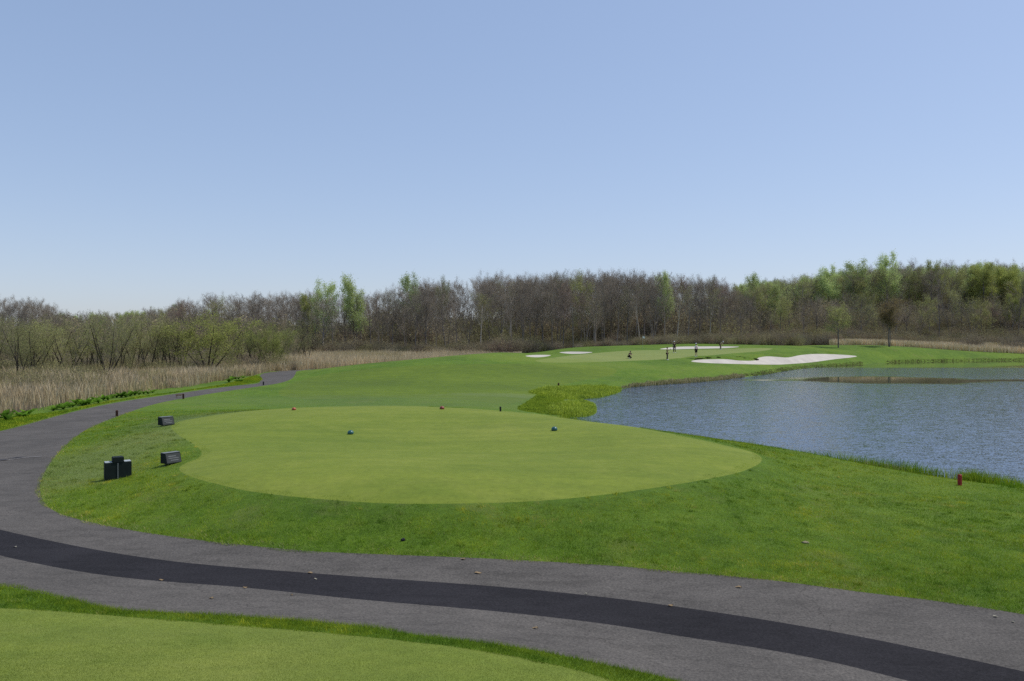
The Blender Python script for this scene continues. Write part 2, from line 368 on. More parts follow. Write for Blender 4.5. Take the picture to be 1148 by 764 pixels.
def simple(name, color, rough=0.7, spec=0.3, var=0.25, scale=8.0, bumpd=0.0, metal=0.0):
    m, t, o = new_mat(name); g = N(t)
    lo = tuple(max(0, v*(1-var)) for v in color); hi = tuple(min(1, v*(1+var)) for v in color)
    c = g.ramp(g.noise(scale, 4, 0.6), [(0.3, lo), (0.7, hi)])
    nb = g.bump(g.noise(scale*3, 3), 0.5, bumpd) if bumpd else None
    g.pbr(c, rough, spec, nb, metal, out=o); return m
def leafy(name, stops, trans=0.35, by_object=0.35, rough=0.6):
    "leaf, bud or twig material: colour varies inside the crown and from tree to tree"
    m, t, o = new_mat(name); g = N(t)
    c = g.ramp(g.noise(0.8, 4, 0.7), stops)
    oi = g.add('ShaderNodeObjectInfo')
    v = g.ramp(oi.outputs['Random'], [(0, (1-by_object, 1-by_object*0.95, 1-by_object*0.8)), (0.5, (1, 0.97, 0.95)), (1, (1+by_object, 1+by_object*0.95, 1+by_object*0.85))])
    c = g.mix(1.0, c, v, 'MULTIPLY')
    d = g.add('ShaderNodeBsdfDiffuse'); tr = g.add('ShaderNodeBsdfTranslucent'); mx = g.add('ShaderNodeMixShader'); mx.inputs[0].default_value = trans
    g.L(c, d.inputs[0]); g.L(c, tr.inputs[0]); g.L(d.outputs[0], mx.inputs[1]); g.L(tr.outputs[0], mx.inputs[2]); g.L(mx.outputs[0], o.inputs[0])
    return m
M['bark'] = leafy('grey_bark', [(0.3, (0.13, 0.115, 0.10)), (0.7, (0.27, 0.24, 0.21))], 0.0, 0.3)
M['dark_bark'] = leafy('dark_bark', [(0.3, (0.035, 0.03, 0.027)), (0.7, (0.08, 0.07, 0.06))], 0.0, 0.3)
M['pale_bark'] = leafy('pale_bark', [(0.3, (0.28, 0.25, 0.205)), (0.7, (0.46, 0.42, 0.35))], 0.0, 0.3)
M['twig'] = leafy('bare_twigs', [(0.3, (0.235, 0.202, 0.158)), (0.7, (0.385, 0.335, 0.262))], 0.25, 0.22)
M['twig_red'] = leafy('reddish_twigs', [(0.3, (0.23, 0.175, 0.145)), (0.7, (0.35, 0.26, 0.21))], 0.2, 0.2)
M['twig_olive'] = leafy('budding_twigs', [(0.3, (0.18, 0.16, 0.095)), (0.7, (0.28, 0.26, 0.14))], 0.25, 0.25)
M['bud'] = leafy('olive_buds', [(0.3, (0.28, 0.30, 0.11)), (0.7, (0.42, 0.44, 0.17))], 0.35, 0.25)
M['leaf'] = leafy('spring_leaves', [(0.3, (0.36, 0.45, 0.17)), (0.7, (0.53, 0.62, 0.27))], 0.4, 0.2)
M['leaf_y'] = leafy('yellow_green_leaves', [(0.3, (0.27, 0.31, 0.09)), (0.7, (0.40, 0.44, 0.13))], 0.4, 0.2)
M['leaf_o'] = leafy('orange_brown_leaves', [(0.3, (0.22, 0.175, 0.085)), (0.7, (0.33, 0.26, 0.12))], 0.4, 0.2)
M['leaf_d'] = leafy('dark_leaves', [(0.3, (0.11, 0.15, 0.06)), (0.7, (0.19, 0.22, 0.09))], 0.3, 0.2)
M['bush'] = leafy('undergrowth_twigs', [(0.3, (0.235, 0.195, 0.13)), (0.5, (0.295, 0.26, 0.155)), (0.7, (0.335, 0.315, 0.17))], 0.25, 0.35)
M['bush_o'] = leafy('olive_undergrowth', [(0.3, (0.23, 0.22, 0.10)), (0.7, (0.34, 0.33, 0.15))], 0.25, 0.3)
M['lily'] = leafy('broad_green_leaves', [(0.3, (0.06, 0.15, 0.017)), (0.7, (0.16, 0.29, 0.03))], 0.35, 0.3)

def attr_mat(name, stops, trans=0.3, scale=None, patch=None):
    "blades: colour from a per-blade number stored on the mesh, times a broad patchiness"
    m, t, o = new_mat(name); g = N(t)
    at = g.add('ShaderNodeAttribute'); at.attribute_name = 'shade'
    c = g.ramp(at.outputs['Fac'], stops)
    if patch:
        c2 = g.ramp(g.noise(patch[0], 5, 0.65), [(0.32, patch[1]), (0.5, (1, 1, 1)), (0.7, patch[2])])
        c = g.mix(1.0, c, c2, 'MULTIPLY')
        if name == 'grass_blades':
            c3 = g.ramp(g.noise(0.28, 4, 0.6), [(0.35, (0.74, 0.90, 0.9)), (0.5, (1, 1, 1)), (0.64, (1.32, 1.12, 1.0))])
            c = tints(g, g.mix(1.0, c, c3, 'MULTIPLY'))
    d = g.add('ShaderNodeBsdfDiffuse'); tr = g.add('ShaderNodeBsdfTranslucent'); mx = g.add('ShaderNodeMixShader'); mx.inputs[0].default_value = trans
    g.L(c, d.inputs[0]); g.L(c, tr.inputs[0]); g.L(d.outputs[0], mx.inputs[1]); g.L(tr.outputs[0], mx.inputs[2]); g.L(mx.outputs[0], o.inputs[0])
    return m
M['blade'] = attr_mat('grass_blades', [(0, (0.118, 0.200, 0.018)), (0.5, (0.228, 0.330, 0.024)), (0.9, (0.365, 0.430, 0.048)), (1, (0.48, 0.42, 0.19))], 0.35, patch=(2.0, (0.48, 0.62, 0.6), (1.55, 1.32, 1.1)))
M['mblade'] = attr_mat('mown_blades', [(0, (0.15, 0.205, 0.034)), (0.5, (0.25, 0.305, 0.052)), (1, (0.38, 0.41, 0.11))], 0.3, patch=(0.8, (0.85, 0.86, 0.86), (1.15, 1.1, 1.08)))
M['reed'] = attr_mat('dry_reeds', [(0, (0.29, 0.225, 0.135)), (0.45, (0.49, 0.40, 0.25)), (0.8, (0.66, 0.56, 0.38)), (1, (0.80, 0.71, 0.52))], 0.25, patch=(0.16, (0.70, 0.72, 0.48), (1.25, 1.18, 1.05)))
M['iris'] = attr_mat('waterside_leaves', [(0, (0.18, 0.25, 0.026)), (0.5, (0.34, 0.44, 0.045)), (1, (0.54, 0.62, 0.12))], 0.4, patch=(0.7, (0.5, 0.6, 0.6), (1.2, 1.15, 1.0)))
M['lip'] = attr_mat('lip_shade_grass', [(0, (0.03, 0.045, 0.012)), (1, (0.075, 0.09, 0.025))], 0.1)  # shade of the steep lip face, put into the blade colour
M['shore'] = attr_mat('dry_shore_grass', [(0, (0.13, 0.17, 0.04)), (0.5, (0.28, 0.26, 0.11)), (1, (0.50, 0.43, 0.27))], 0.3)

# ------------------------------------------------------------------ mesh helpers
def raw_mesh(name, V, Fc, mat=None, smooth_=False, shade=None):
    me = bpy.data.meshes.new(name)
    V = np.asarray(V, np.float32); Fc = np.asarray(Fc, np.int32); k = Fc.shape[1]
    me.vertices.add(len(V)); me.vertices.foreach_set('co', V.ravel())
    me.loops.add(Fc.size); me.loops.foreach_set('vertex_index', Fc.ravel())
    me.polygons.add(len(Fc)); me.polygons.foreach_set('loop_start', np.arange(0, Fc.size, k, dtype=np.int32))
    try: me.polygons.foreach_set('loop_total', np.full(len(Fc), k, dtype=np.int32))
    except Exception: pass
    if shade is not None:
        a = me.attributes.new('shade', 'FLOAT', 'POINT'); a.data.foreach_set('value', np.asarray(shade, np.float32))
    me.polygons.foreach_set('use_smooth', np.full(len(Fc), smooth_))
    me.update(); me.validate()
    if mat: me.materials.append(mat)
    return me
def link(name, me, parent=None):
    o = bpy.data.objects.new(name, me); COL.objects.link(o)
    if parent: o.parent = parent
    return o
def tag(o, label=None, cat=None, group=None, kind=None):
    if label: o['label'] = label
    if cat: o['category'] = cat
    if group: o['group'] = group
    if kind: o['kind'] = kind
    return o
def empty(name, loc=(0, 0, 0), rz=0, **kw):
    o = bpy.data.objects.new(name, None); COL.objects.link(o); o.location = loc; o.rotation_euler = (0, 0, rz); o.empty_display_size = 0.2
    return tag(o, **kw)
def bobj(name, bm, mat, parent=None, sm=False, bevel=0):
    if bevel: bmesh.ops.bevel(bm, geom=list(bm.edges), offset=bevel, segments=2, affect='EDGES', clamp_overlap=True)
    bmesh.ops.recalc_face_normals(bm, faces=bm.faces)
    me = bpy.data.meshes.new(name); bm.to_mesh(me); bm.free(); me.materials.append(mat)
    for p in me.polygons: p.use_smooth = sm
    return link(name, me, parent)
def BX(bm, c, s, rz=0, top=1.0):
    v = []
    for dz in (-1, 1):
        k = top if dz > 0 else 1
        for dx, dy in ((-1, -1), (1, -1), (1, 1), (-1, 1)):
            p = Matrix.Rotation(rz, 3, 'Z') @ Vector((dx*s[0]/2*k, dy*s[1]/2*k, 0))
            v.append(bm.verts.new((c[0]+p.x, c[1]+p.y, c[2]+dz*s[2]/2)))
    for f in ((0, 3, 2, 1), (4, 5, 6, 7), (0, 1, 5, 4), (1, 2, 6, 5), (2, 3, 7, 6), (3, 0, 4, 7)): bm.faces.new([v[i] for i in f])
def PRISM(bm, poly, z0, z1):
    "extruded outline; poly is a list of (x, y)"
    a = [bm.verts.new((x, y, z0)) for x, y in poly]; b = [bm.verts.new((x, y, z1)) for x, y in poly]
    n_ = len(poly); bm.faces.new(a[::-1]); bm.faces.new(b)
    for i in range(n_): bm.faces.new((a[i], a[(i+1) % n_], b[(i+1) % n_], b[i]))
def TUBE(bm, pts, rad, k=8):
    rings = []
    for i, p in enumerate(pts):
        p = Vector(p); d = (Vector(pts[min(i+1, len(pts)-1)])-Vector(pts[max(i-1, 0)])).normalized()
        u = d.orthogonal().normalized(); w = d.cross(u)
        if i and rings:
            pass
        r = rad[i] if hasattr(rad, '__len__') else rad
        ref = Vector((1, 0, 0)) if abs(d.x) < 0.9 else Vector((0, 1, 0))
        u = (ref-d*ref.dot(d)).normalized(); w = d.cross(u)
        rings.append([bm.verts.new(p+(u*math.cos(a)+w*math.sin(a))*r) for a in (2*math.pi*j/k for j in range(k))])
    for a, b in zip(rings, rings[1:]):
        for j in range(k): bm.faces.new((a[j], a[(j+1) % k], b[(j+1) % k], b[j]))
    bm.faces.new(rings[0][::-1]); bm.faces.new(rings[-1])
def SPH(bm, c, r, s=(1, 1, 1), u=12, v=8):
    m4 = Matrix.Translation(c) @ Matrix.Diagonal((r*s[0], r*s[1], r*s[2], 1))
    bmesh.ops.create_uvsphere(bm, u_segments=u, v_segments=v, radius=1, matrix=m4)

# ------------------------------------------------------------------ ground sheet, cut into its surfaces
Dr = np.concatenate([np.arange(-30, 1.0, 4.0), np.geomspace(1.5, 260, 310), np.geomspace(270, 6000, 34)])
tans = np.concatenate([[-3.2, -2.4, -1.8, -1.4, -1.15, -0.98, -0.86], np.linspace(-0.78, 0.80, 170), [0.88, 1.0, 1.15, 1.4, 1.8, 2.4, 3.2]])
pts = []
for i, D in enumerate(Dr):
    off = 0.5*(tans[8]-tans[7]) if i % 2 else 0
    r = max(D, 9) if D < 1.5 else D
    rr = max(r, 6)
    pts.append(np.stack([(tans+off)*rr, np.full(len(tans), D)], -1))
pts = np.vstack(pts)
polys = {'patch': patch_poly, 'path': path_poly, 'tee': tee_poly, 'ftee': ftee_poly, 'green': green_poly, 'fair': fair_poly}
def at(px, D): return ((px-CX)/F*D, D)
polys['floor'] = np.array([at(-900,125),at(-300,118),at(0,113),at(200,113),at(330,140),at(430,166),at(560,176),at(640,180),at(800,186),at(880,190),at(960,200),at(1060,203),at(1260,205),at(1800,205),at(1800,700),at(574,1500),at(-900,900)])
polys['reedbed'] = np.array([at(-420,36),at(-150,38.5),at(0,44.5),at(60,52.5),at(130,63),at(200,72),at(250,84),at(285,94),at(300,106),at(330,113),at(400,117),at(520,121),at(570,140),at(590,176),at(560,175),at(430,165),at(330,139),at(200,112.5),at(0,112.5),at(-300,117)])
for i, b in enumerate(bpolys): polys['bunker%d' % i] = b
polys['lake'] = lake
vin = [Vector(p) for p in pts]; edges = []
for k, pl in polys.items():
    s0 = len(vin); vin += [Vector(p) for p in pl]
    edges += [(s0+i, s0+(i+1) % len(pl)) for i in range(len(pl))]
vo, eo, fo, *_ = delaunay_2d_cdt(vin, edges, [], 0, 1e-5, False)
V2 = np.array([(v.x, v.y) for v in vo]); FT3 = np.array(fo, dtype=np.int64)
cen = V2[FT3].mean(1)
VZ = ground(V2[:, 0], V2[:, 1])
lab = np.zeros(len(FT3), int)
order = ['floor', 'reedbed', 'fair', 'green', 'bunker0', 'bunker1', 'bunker2', 'bunker3', 'tee', 'ftee', 'path', 'patch']
for i, k in enumerate(order):
    lab[inside(polys[k], cen[:, 0], cen[:, 1])] = i+1
V3 = np.column_stack([V2, VZ])
# make every triangle face up
a, b, c = V3[FT3[:, 0]], V3[FT3[:, 1]], V3[FT3[:, 2]]
up = np.cross(b-a, c-a)[:, 2] < 0
FT3[up] = FT3[up][:, ::-1]
names = ['rough_ground', 'forest_floor', 'reed_bed_ground', 'fairway', 'putting_green', 'sand_bunker', 'sand_bunker', 'sand_bunker', 'sand_bunker', 'tee_box', 'foreground_tee_lawn', 'cart_path', 'asphalt_strip']
mats = ['rough', 'floor', 'mud', 'fair', 'green', 'sand', 'sand', 'sand', 'sand', 'tee', 'ftee', 'path', 'patch']
for i, (nm, mt) in enumerate(zip(names, mats)):
    f = FT3[lab == i]
    if not len(f): continue
    u, inv = np.unique(f, return_inverse=True)
    o = link(nm, raw_mesh(nm, V3[u], inv.reshape(-1, 3), M[mt], True)); tag(o, kind='structure')
# water: one level sheet a little larger than the pond, the banks rise through it
wp = lake; cx_, cy_ = wp.mean(0)
bm = bmesh.new()
gx = []
ww = np.array(wp); nrm = np.roll(ww, -1, 0)-np.roll(ww, 1, 0); nrm = np.stack([nrm[:, 1], -nrm[:, 0]], -1); nrm /= np.linalg.norm(nrm, axis=1)[:, None]+1e-9
area = 0.5*np.sum(ww[:, 0]*np.roll(ww[:, 1], -1)-np.roll(ww[:, 0], -1)*ww[:, 1])
ww2 = ww+nrm*(0.25 if area > 0 else -0.25)
vs = [bm.verts.new((x, y, 0.0)) for x, y in ww2]
bm.faces.new(vs); bmesh.ops.triangulate(bm, faces=bm.faces)
bobj('pond_water', bm, M['water'])['kind'] = 'structure'
for f_ in bpy.data.objects['pond_water'].data.polygons:
    if f_.normal.z < 0: f_.flip()

# ------------------------------------------------------------------ blades and reeds
def hash01(x, y, s=1.0):
    v = np.sin(x*12.9898*s+y*78.233*s)*43758.5453
    return v-np.floor(v)
def vnoise(x, y, sc):
    x = x*sc; y = y*sc; xi = np.floor(x); yi = np.floor(y); fx = x-xi; fy = y-yi
    fx = fx*fx*(3-2*fx); fy = fy*fy*(3-2*fy)
    return (hash01(xi, yi)*(1-fx)+hash01(xi+1, yi)*fx)*(1-fy)+(hash01(xi, yi+1)*(1-fx)+hash01(xi+1, yi+1)*fx)*fy
def blades(x, y, z, h, w, lean, shade, curved=False):
    n_ = len(x); a = rng.uniform(0, 2*np.pi, n_); dx, dy = np.cos(a)*w/2, np.sin(a)*w/2
    la = rng.uniform(0, 2*np.pi, n_); lx, ly = np.cos(la)*lean*h, np.sin(la)*lean*h
    p0 = np.stack([x-dx, y-dy, z-0.01], -1); p1 = np.stack([x+dx, y+dy, z-0.01], -1)
    if not curved:
        p2 = np.stack([x+lx, y+ly, z+h], -1)
        Vv = np.stack([p0, p1, p2], 1).reshape(-1, 3); Ff = np.arange(n_*3).reshape(-1, 3)
        return Vv, Ff, np.repeat(shade, 3)
    p2 = np.stack([x+lx*0.35+dx*0.8, y+ly*0.35+dy*0.8, z+h*0.6], -1); p3 = np.stack([x+lx*0.35-dx*0.8, y+ly*0.35-dy*0.8, z+h*0.6], -1)
    p4 = np.stack([x+lx, y+ly, z+h*0.97], -1)
    Vv = np.stack([p0, p1, p2, p3, p4], 1).reshape(-1, 3); b_ = (np.arange(n_)*5)[:, None]
    Ff = np.concatenate([b_+[0, 1, 2], b_+[0, 2, 3], b_+[3, 2, 4]])
    return Vv, Ff, np.repeat(shade, 5)
# rough grass between the path, the tee and the water, and the strip along the lower path edge
def sample_region(n_, d0, d1, t0=-0.74, t1=0.74, pw=1.0):
    u = rng.uniform(0, 1, n_)
    D = 1/((1/d0)*(1-u)+(1/d1)*u) if pw == 1.0 else d0*(d1/d0)**u
    t_ = rng.uniform(t0, t1, n_)
    return t_*D, D
x, y = sample_region(1500000, 7.5, 46, -0.74, 0.95, pw=0)
creep = edge_dist(path_poly[::2], x, y) < 0.09*vnoise(x, y, 2.3)*vnoise(x, y, 0.7)*2
keep = ~((inside(path_poly, x, y) & ~creep) | (inside(tee_poly, x, y) & ~(edge_dist(tee_poly[::2], x, y) < 0.32*vnoise(x, y, 1.9))) | (inside(ftee_poly, x, y) & ~(edge_dist(ftee_poly[::2], x, y) < 0.10*vnoise(x, y, 3.1))) | inside(lake, x, y))
keep &= (y < 17) | (rng.uniform(0, 1, len(x)) < 0.8)
x, y = x[keep][:700000], y[keep][:700000]
z = ground(x, y, False)
hh = (0.022+0.028*rng.uniform(0, 1, len(x)))*(0.7+0.6*vnoise(x, y, 1.6))
dl = edge_dist(path_poly[::2], x, y); hh *= np.where(dl < 0.25, 1.3, 1); dt = edge_dist(tee_poly[::2], x, y); hh *= np.clip(0.25+dt*0.9, 0, 1)
sh = np.clip(0.15+0.5*rng.uniform(0, 1, len(x))+0.35*(vnoise(x, y, 0.7)-0.5)+0.25*(vnoise(x, y, 3.1)-0.5), 0, 0.93)
df = edge_dist(ftee_poly[::2], x, y); nf = (df < 1.6) & (y < 16); sh = np.where(nf, sh*0.45, sh)
sh = np.where(~nf & (rng.uniform(0, 1, len(x)) < 0.03+0.34*(dl < 0.22)*vnoise(x, y, 1.1)), 1.0, sh)
V_, F_, S_ = blades(x, y, z, hh, 0.0032+0.00032*y, 0.9, sh)
tag(link('rough_grass', raw_mesh('rough_grass', V_, F_, M['blade'], False, S_)), 'short green rough grass growing around the tee and along the path', 'grass', kind='stuff')
nt_ = 2600; tx, ty2 = sample_region(nt_*2, 9.5, 42, pw=0)
k_ = ~(inside(path_poly, tx, ty2) | inside(tee_poly, tx, ty2) | inside(ftee_poly, tx, ty2) | inside(lake, tx, ty2)) & (vnoise(tx, ty2, 0.5) > 0.35)
tx, ty2 = tx[k_][:nt_], ty2[k_][:nt_]; rr2 = rng.uniform(0.03, 0.16, len(tx)); nb = 34
x = np.repeat(tx, nb)+rng.normal(0, 1, len(tx)*nb)*np.repeat(rr2, nb); y = np.repeat(ty2, nb)+rng.normal(0, 1, len(tx)*nb)*np.repeat(rr2, nb)
k_ = ~(inside(path_poly, x, y) | inside(tee_poly, x, y) | inside(ftee_poly, x, y)); x, y = x[k_], y[k_]
sh = np.clip(np.repeat(rng.choice([0.0, 0.08, 0.7, 0.9], len(tx), p=[.35, .3, .25, .1]), nb)[k_]+rng.uniform(-.05, .2, len(x)), 0, .95)
V_, F_, S_ = blades(x, y, ground(x, y, False), rng.uniform(0.035, 0.075, len(x)), 0.004+0.0003*y, 0.7, sh)
tag(link('grass_tufts', raw_mesh('grass_tufts', V_, F_, M['blade'], False, S_)), 'coarser dark and yellowish tufts scattered through the rough grass', 'grass', kind='stuff')
# mown lawn in the foreground
x, y = sample_region(1300000, 7.0, 17, -0.74, 0.2, pw=0)
keep = inside(ftee_poly, x, y); x, y = x[keep][:380000], y[keep][:380000]
z = ground(x, y, False)
V_, F_, S_ = blades(x, y, z, rng.uniform(0.006, 0.013, len(x)), 0.0035+0.0002*y, 0.9, np.clip(rng.uniform(0.1, 0.8, len(x))+0.5*(vnoise(x, y, 0.9)-0.5)+0.4*(vnoise(x, y, 4)-0.5), 0, 1))
tag(link('mown_grass', raw_mesh('mown_grass', V_, F_, M['mblade'], False, S_)), 'closely mown light green grass of the lawn in the foreground', 'grass', kind='stuff')

# taller tufts on the near bank of the pond
tv = []
ln = lake[(lake[:, 1] < 48) & (lake[:, 0] > 2)]
ln = ln[np.argsort(ln[:, 0])]
ii = rng.integers(0, len(ln)-1, 26000); tt = rng.uniform(0, 1, len(ii))[:, None]
q = ln[ii]*(1-tt)+ln[ii+1]*tt + rng.normal(0, 0.30, (len(ii), 2)); q[:, 1] -= 0.15
ok = (np.hypot(*(ln[ii+1]-ln[ii]).T) < 14) & (vnoise(q[:, 0], q[:, 1], 1.1) > rng.uniform(0.05, 0.85, len(ii)))
q = q[ok]; z = np.maximum(ground(q[:, 0], q[:, 1], False), -0.03)
V_, F_, S_ = blades(q[:, 0], q[:, 1], z, rng.uniform(0.08, 0.46, len(q))*(0.25+1.1*vnoise(q[:, 0], q[:, 1], 0.6)+0.5*vnoise(q[:, 0], q[:, 1], 3)), 0.012, 0.35, np.clip(rng.uniform(0, 0.8, len(q)), 0, 1), True)
tag(link('bank_grass', raw_mesh('bank_grass', V_, F_, M['blade'], False, S_)), 'longer uneven grass fringing the near bank of the pond', 'grass', kind='stuff')

def band(n_, px0, px1, d0f, d1f):
    px = rng.uniform(px0, px1, n_); u = rng.uniform(0, 1, n_)
    d0 = d0f(px); d1 = d1f(px); D = d0+(d1-d0)*u
    return (px-CX)/F*D, D, px
# dry reeds left of the path
fr_px = [-400, -150, 0, 60, 130, 200, 250, 285, 300, 330, 380]
fr_D = [34, 37, 43, 51, 61, 70, 82, 92, 104, 112, 116]
x, y, px = band(95000, -330, 345, lambda p: np.interp(p, fr_px, fr_D)+1.0*np.sin(p*0.11)+0.6*np.sin(p*0.37), lambda p: np.interp(p, [-330, 200, 345], [108, 112, 135]))
u = rng.uniform(0, 1, len(x)); z = ground(x, y, False)
cl = vnoise(x, y, 0.16)*0.5+vnoise(x, y, 0.6)*0.3+vnoise(x, y, 1.7)*0.2
keep = rng.uniform(0, 1, len(x)) < 1.6*cl-0.12
x, y, z, cl = x[keep], y[keep], z[keep], cl[keep]
hh = rng.uniform(0.45, 1.6, len(x))*(0.22+1.15*cl)
sh = np.clip(rng.uniform(0, 0.75, len(x))+0.5*(cl-0.45), 0, 1)
V_, F_, S_ = blades(x, y, z, hh, 0.018+0.00035*y, 0.22, sh, True)
tag(link('dry_reeds', raw_mesh('dry_reeds', V_, F_, M['reed'], False, S_)), 'bed of dry tan reeds left of the winding path', 'reeds', kind='stuff')
# reeds behind the fairway ridge and on the far right shore
x, y, px = band(48000, 300, 585, lambda p: np.interp(p, [300, 400, 560, 640], [116, 118, 126, 140]), lambda p: np.full(len(p), 172.0))
z = ground(x, y, False)
V_, F_, S_ = blades(x, y, z, rng.uniform(1.3, 2.4, len(x))*np.interp(px, [300, 500, 585], [1, .9, .35])*(0.7+0.5*vnoise(x, y, 0.15)), 0.05, 0.2, np.clip(rng.uniform(0.25, 0.9, len(x)), 0, 1), True)
tag(link('dry_reeds', raw_mesh('dry_reeds', V_, F_, M['reed'], False, S_)), 'strip of dry tan reeds behind the fairway ridge below the wood', 'reeds', kind='stuff')
x, y, px = band(42000, 930, 1400, lambda p: np.full(len(p), 191.0), lambda p: np.full(len(p), 203.0))
z = ground(x, y, False)
V_, F_, S_ = blades(x, y, z, rng.uniform(0.9, 1.8, len(x)), 0.08, 0.2, np.clip(rng.uniform(0.4, 1, len(x)), 0, 1), True)
tag(link('dry_reeds', raw_mesh('dry_reeds', V_, F_, M['reed'], False, S_)), 'low strip of dry reddish tan reeds beyond the far shore of the pond', 'reeds', kind='stuff')

# bright waterside leaves at the head of the pond
def patch_blades(name, polypx, n_, h0, h1, w, mat, label, cat, sh0=0, sh1=1, lean=0.35, cut=0.3):
    pl = castpoly(polypx, 3)
    x0, y0 = pl.min(0); x1, y1 = pl.max(0)
    xs = rng.uniform(x0, x1, n_*5); ys = rng.uniform(y0, y1, n_*5)
    k = inside(pl, xs, ys) & (vnoise(xs, ys, 0.9)+0.5*vnoise(xs, ys, 2.7) > cut*rng.uniform(0.4, 1.6, len(xs)))
    xs, ys = xs[k][:n_], ys[k][:n_]; zs = np.maximum(ground(xs, ys, False), -0.05)
    hh_ = rng.uniform(h0, h1, len(xs))*(0.35+0.6*vnoise(xs, ys, 0.7)+0.5*vnoise(xs, ys, 2.1))
    if name == 'iris_bed': hh_ *= np.clip(0.5+edge_dist(pl, xs, ys)/1.6, 0, 1)
    V_, F_, S_ = blades(xs, ys, zs, hh_, w, lean, np.clip(rng.uniform(sh0, sh1, len(xs)), 0, 1), True)
    tag(link(name, raw_mesh(name, V_, F_, mat, False, S_)), label, cat, kind='stuff')
patch_blades('iris_bed', [(592,440),(612,436),(630,434.5),(660,434),(690,435),(697,437),(693,441),(672,446.5),(652,448.5),(632,448),(612,444)], 16000, 0.20, 0.50, 0.04, M['iris'], 'bright yellow green iris leaves at the left tip of the pond', 'water plants')
patch_blades('iris_bed', [(612,458),(628,452),(645,450.5),(662,452),(668,457),(667,464),(655,468),(635,468),(620,464)], 9000, 0.16, 0.38, 0.035, M['iris'], 'lower clump of yellow green iris leaves at the water edge by the tee', 'water plants')
patch_blades('shore_grass', [(695,435.5),(720,431.5),(760,427.5),(800,424.5),(830,421),(833,424),(800,428),(760,431.5),(720,434.5)], 14000, 0.2, 0.5, 0.06, M['shore'], 'dry straw coloured grass along the bank below the putting green', 'shore grass', 0.25, 1)
patch_blades('shore_grass', [(828,421.5),(858,416),(887,411.5),(930,408.5),(965,406),(962,409.5),(920,412.5),(887,416),(858,421.5)], 11000, 0.10, 0.28, 0.08, M['shore'], 'green shore grass with straw patches below the large bunker', 'shore grass', 0, 0.6)
patch_blades('shore_grass', [(1000,404.6),(1060,403),(1148,402),(1290,401),(1290,403.4),(1148,404.6),(1060,405.6),(1000,407)], 12000, 0.15, 0.42, 0.09, M['shore'], 'dark fringe of grass and reeds on the far right shore of the pond', 'shore grass', 0, 0.5, cut=0.1)
patch_blades('bunker_lip_grass', [(778,403.7),(790,401.9),(805,400.9),(830,401.1),(849,403),(848,404.2),(829,402.6),(805,402.2),(790,403)], 11000, 0.13, 0.22, 0.05, M['lip'], 'grass blades coloured dark as painted shade on the far lip of the large bunker', 'grass', 0, 1, cut=0.0)  # blades added to paint the shaded face of the far lip
qq = []
for _ in range(2400):
    px_ = random.uniform(968, 1014)+random.gauss(0, 4); py_ = np.interp(px_, [920, 1000, 1072], [518, 529.5, 540.5])-random.uniform(-0.6, 3.0); D0_ = EYE*F/(py_-CY); qq.append(((px_-CX)/F*D0_, D0_))
qq = np.array(qq); V_, F_, S_ = blades(qq[:, 0], qq[:, 1], np.full(len(qq), -0.02), rng.uniform(0.06, 0.30, len(qq)), 0.014, 0.3, rng.uniform(0.75, 1, len(qq)), True)
tag(link('dry_stems', raw_mesh('dry_stems', V_, F_, M['shore'], False, S_)), 'pale dry stems standing in the water left of the red stake', 'reeds', kind='stuff')
patch_blades('coarse_grass', [(590,452),(606,442),(640,434),(640,440),(632,450),(640,458),(630,466),(600,463),(580,459)], 22000, 0.04, 0.17, 0.03, M['iris'], 'coarse bright green grass between the fairway and the pond tip', 'grass', 0.0, 0.6)
patch_blades('verge_grass', [(-120,492),(0,470.5),(60,463),(130,449),(200,439.5),(255,430.5),(287,421.5),(289,429),(222,437),(183,442.6),(131,450.5),(78,462),(16,479),(-40,492)], 30000, 0.04, 0.12, 0.03, M['blade'], 'fresh green grass verge between the path and the dry reeds', 'grass', 0.2, 0.85, cut=0.1)

# ------------------------------------------------------------------ trees
class Segs:
    def __init__(s): s.a = []; s.b = []; s.ra = []; s.rb = []
    def add(s, a, b, ra, rb): s.a.append(a); s.b.append(b); s.ra.append(ra); s.rb.append(rb)
    def mesh(s, k):
        A_ = np.array(s.a); B_ = np.array(s.b); ra = np.array(s.ra)[:, None, None]; rb = np.array(s.rb)[:, None, None]
        d = B_-A_; d /= np.linalg.norm(d, axis=1)[:, None]+1e-9
        ref = np.where(np.abs(d[:, :1]) < 0.9, [[1.0, 0, 0]], [[0, 1.0, 0]])
        u = ref-d*(ref*d).sum(1)[:, None]; u /= np.linalg.norm(u, axis=1)[:, None]; w = np.cross(d, u)
        th = np.arange(k)*2*np.pi/k
        off = u[:, None]*np.cos(th)[None, :, None]+w[:, None]*np.sin(th)[None, :, None]
        Vv = np.concatenate([A_[:, None]+off*ra, B_[:, None]+off*rb], 1).reshape(-1, 3)
        base = (np.arange(len(A_))*2*k)[:, None, None]; j = np.arange(k)
        q_ = np.stack([j, (j+1) % k, (j+1) % k+k, j+k], -1)[None]
        return Vv, (base+q_).reshape(-1, 4)
def rv(s=1.0):
    v = np.array([random.gauss(0, 1) for _ in range(3)]); return v/np.linalg.norm(v)*s
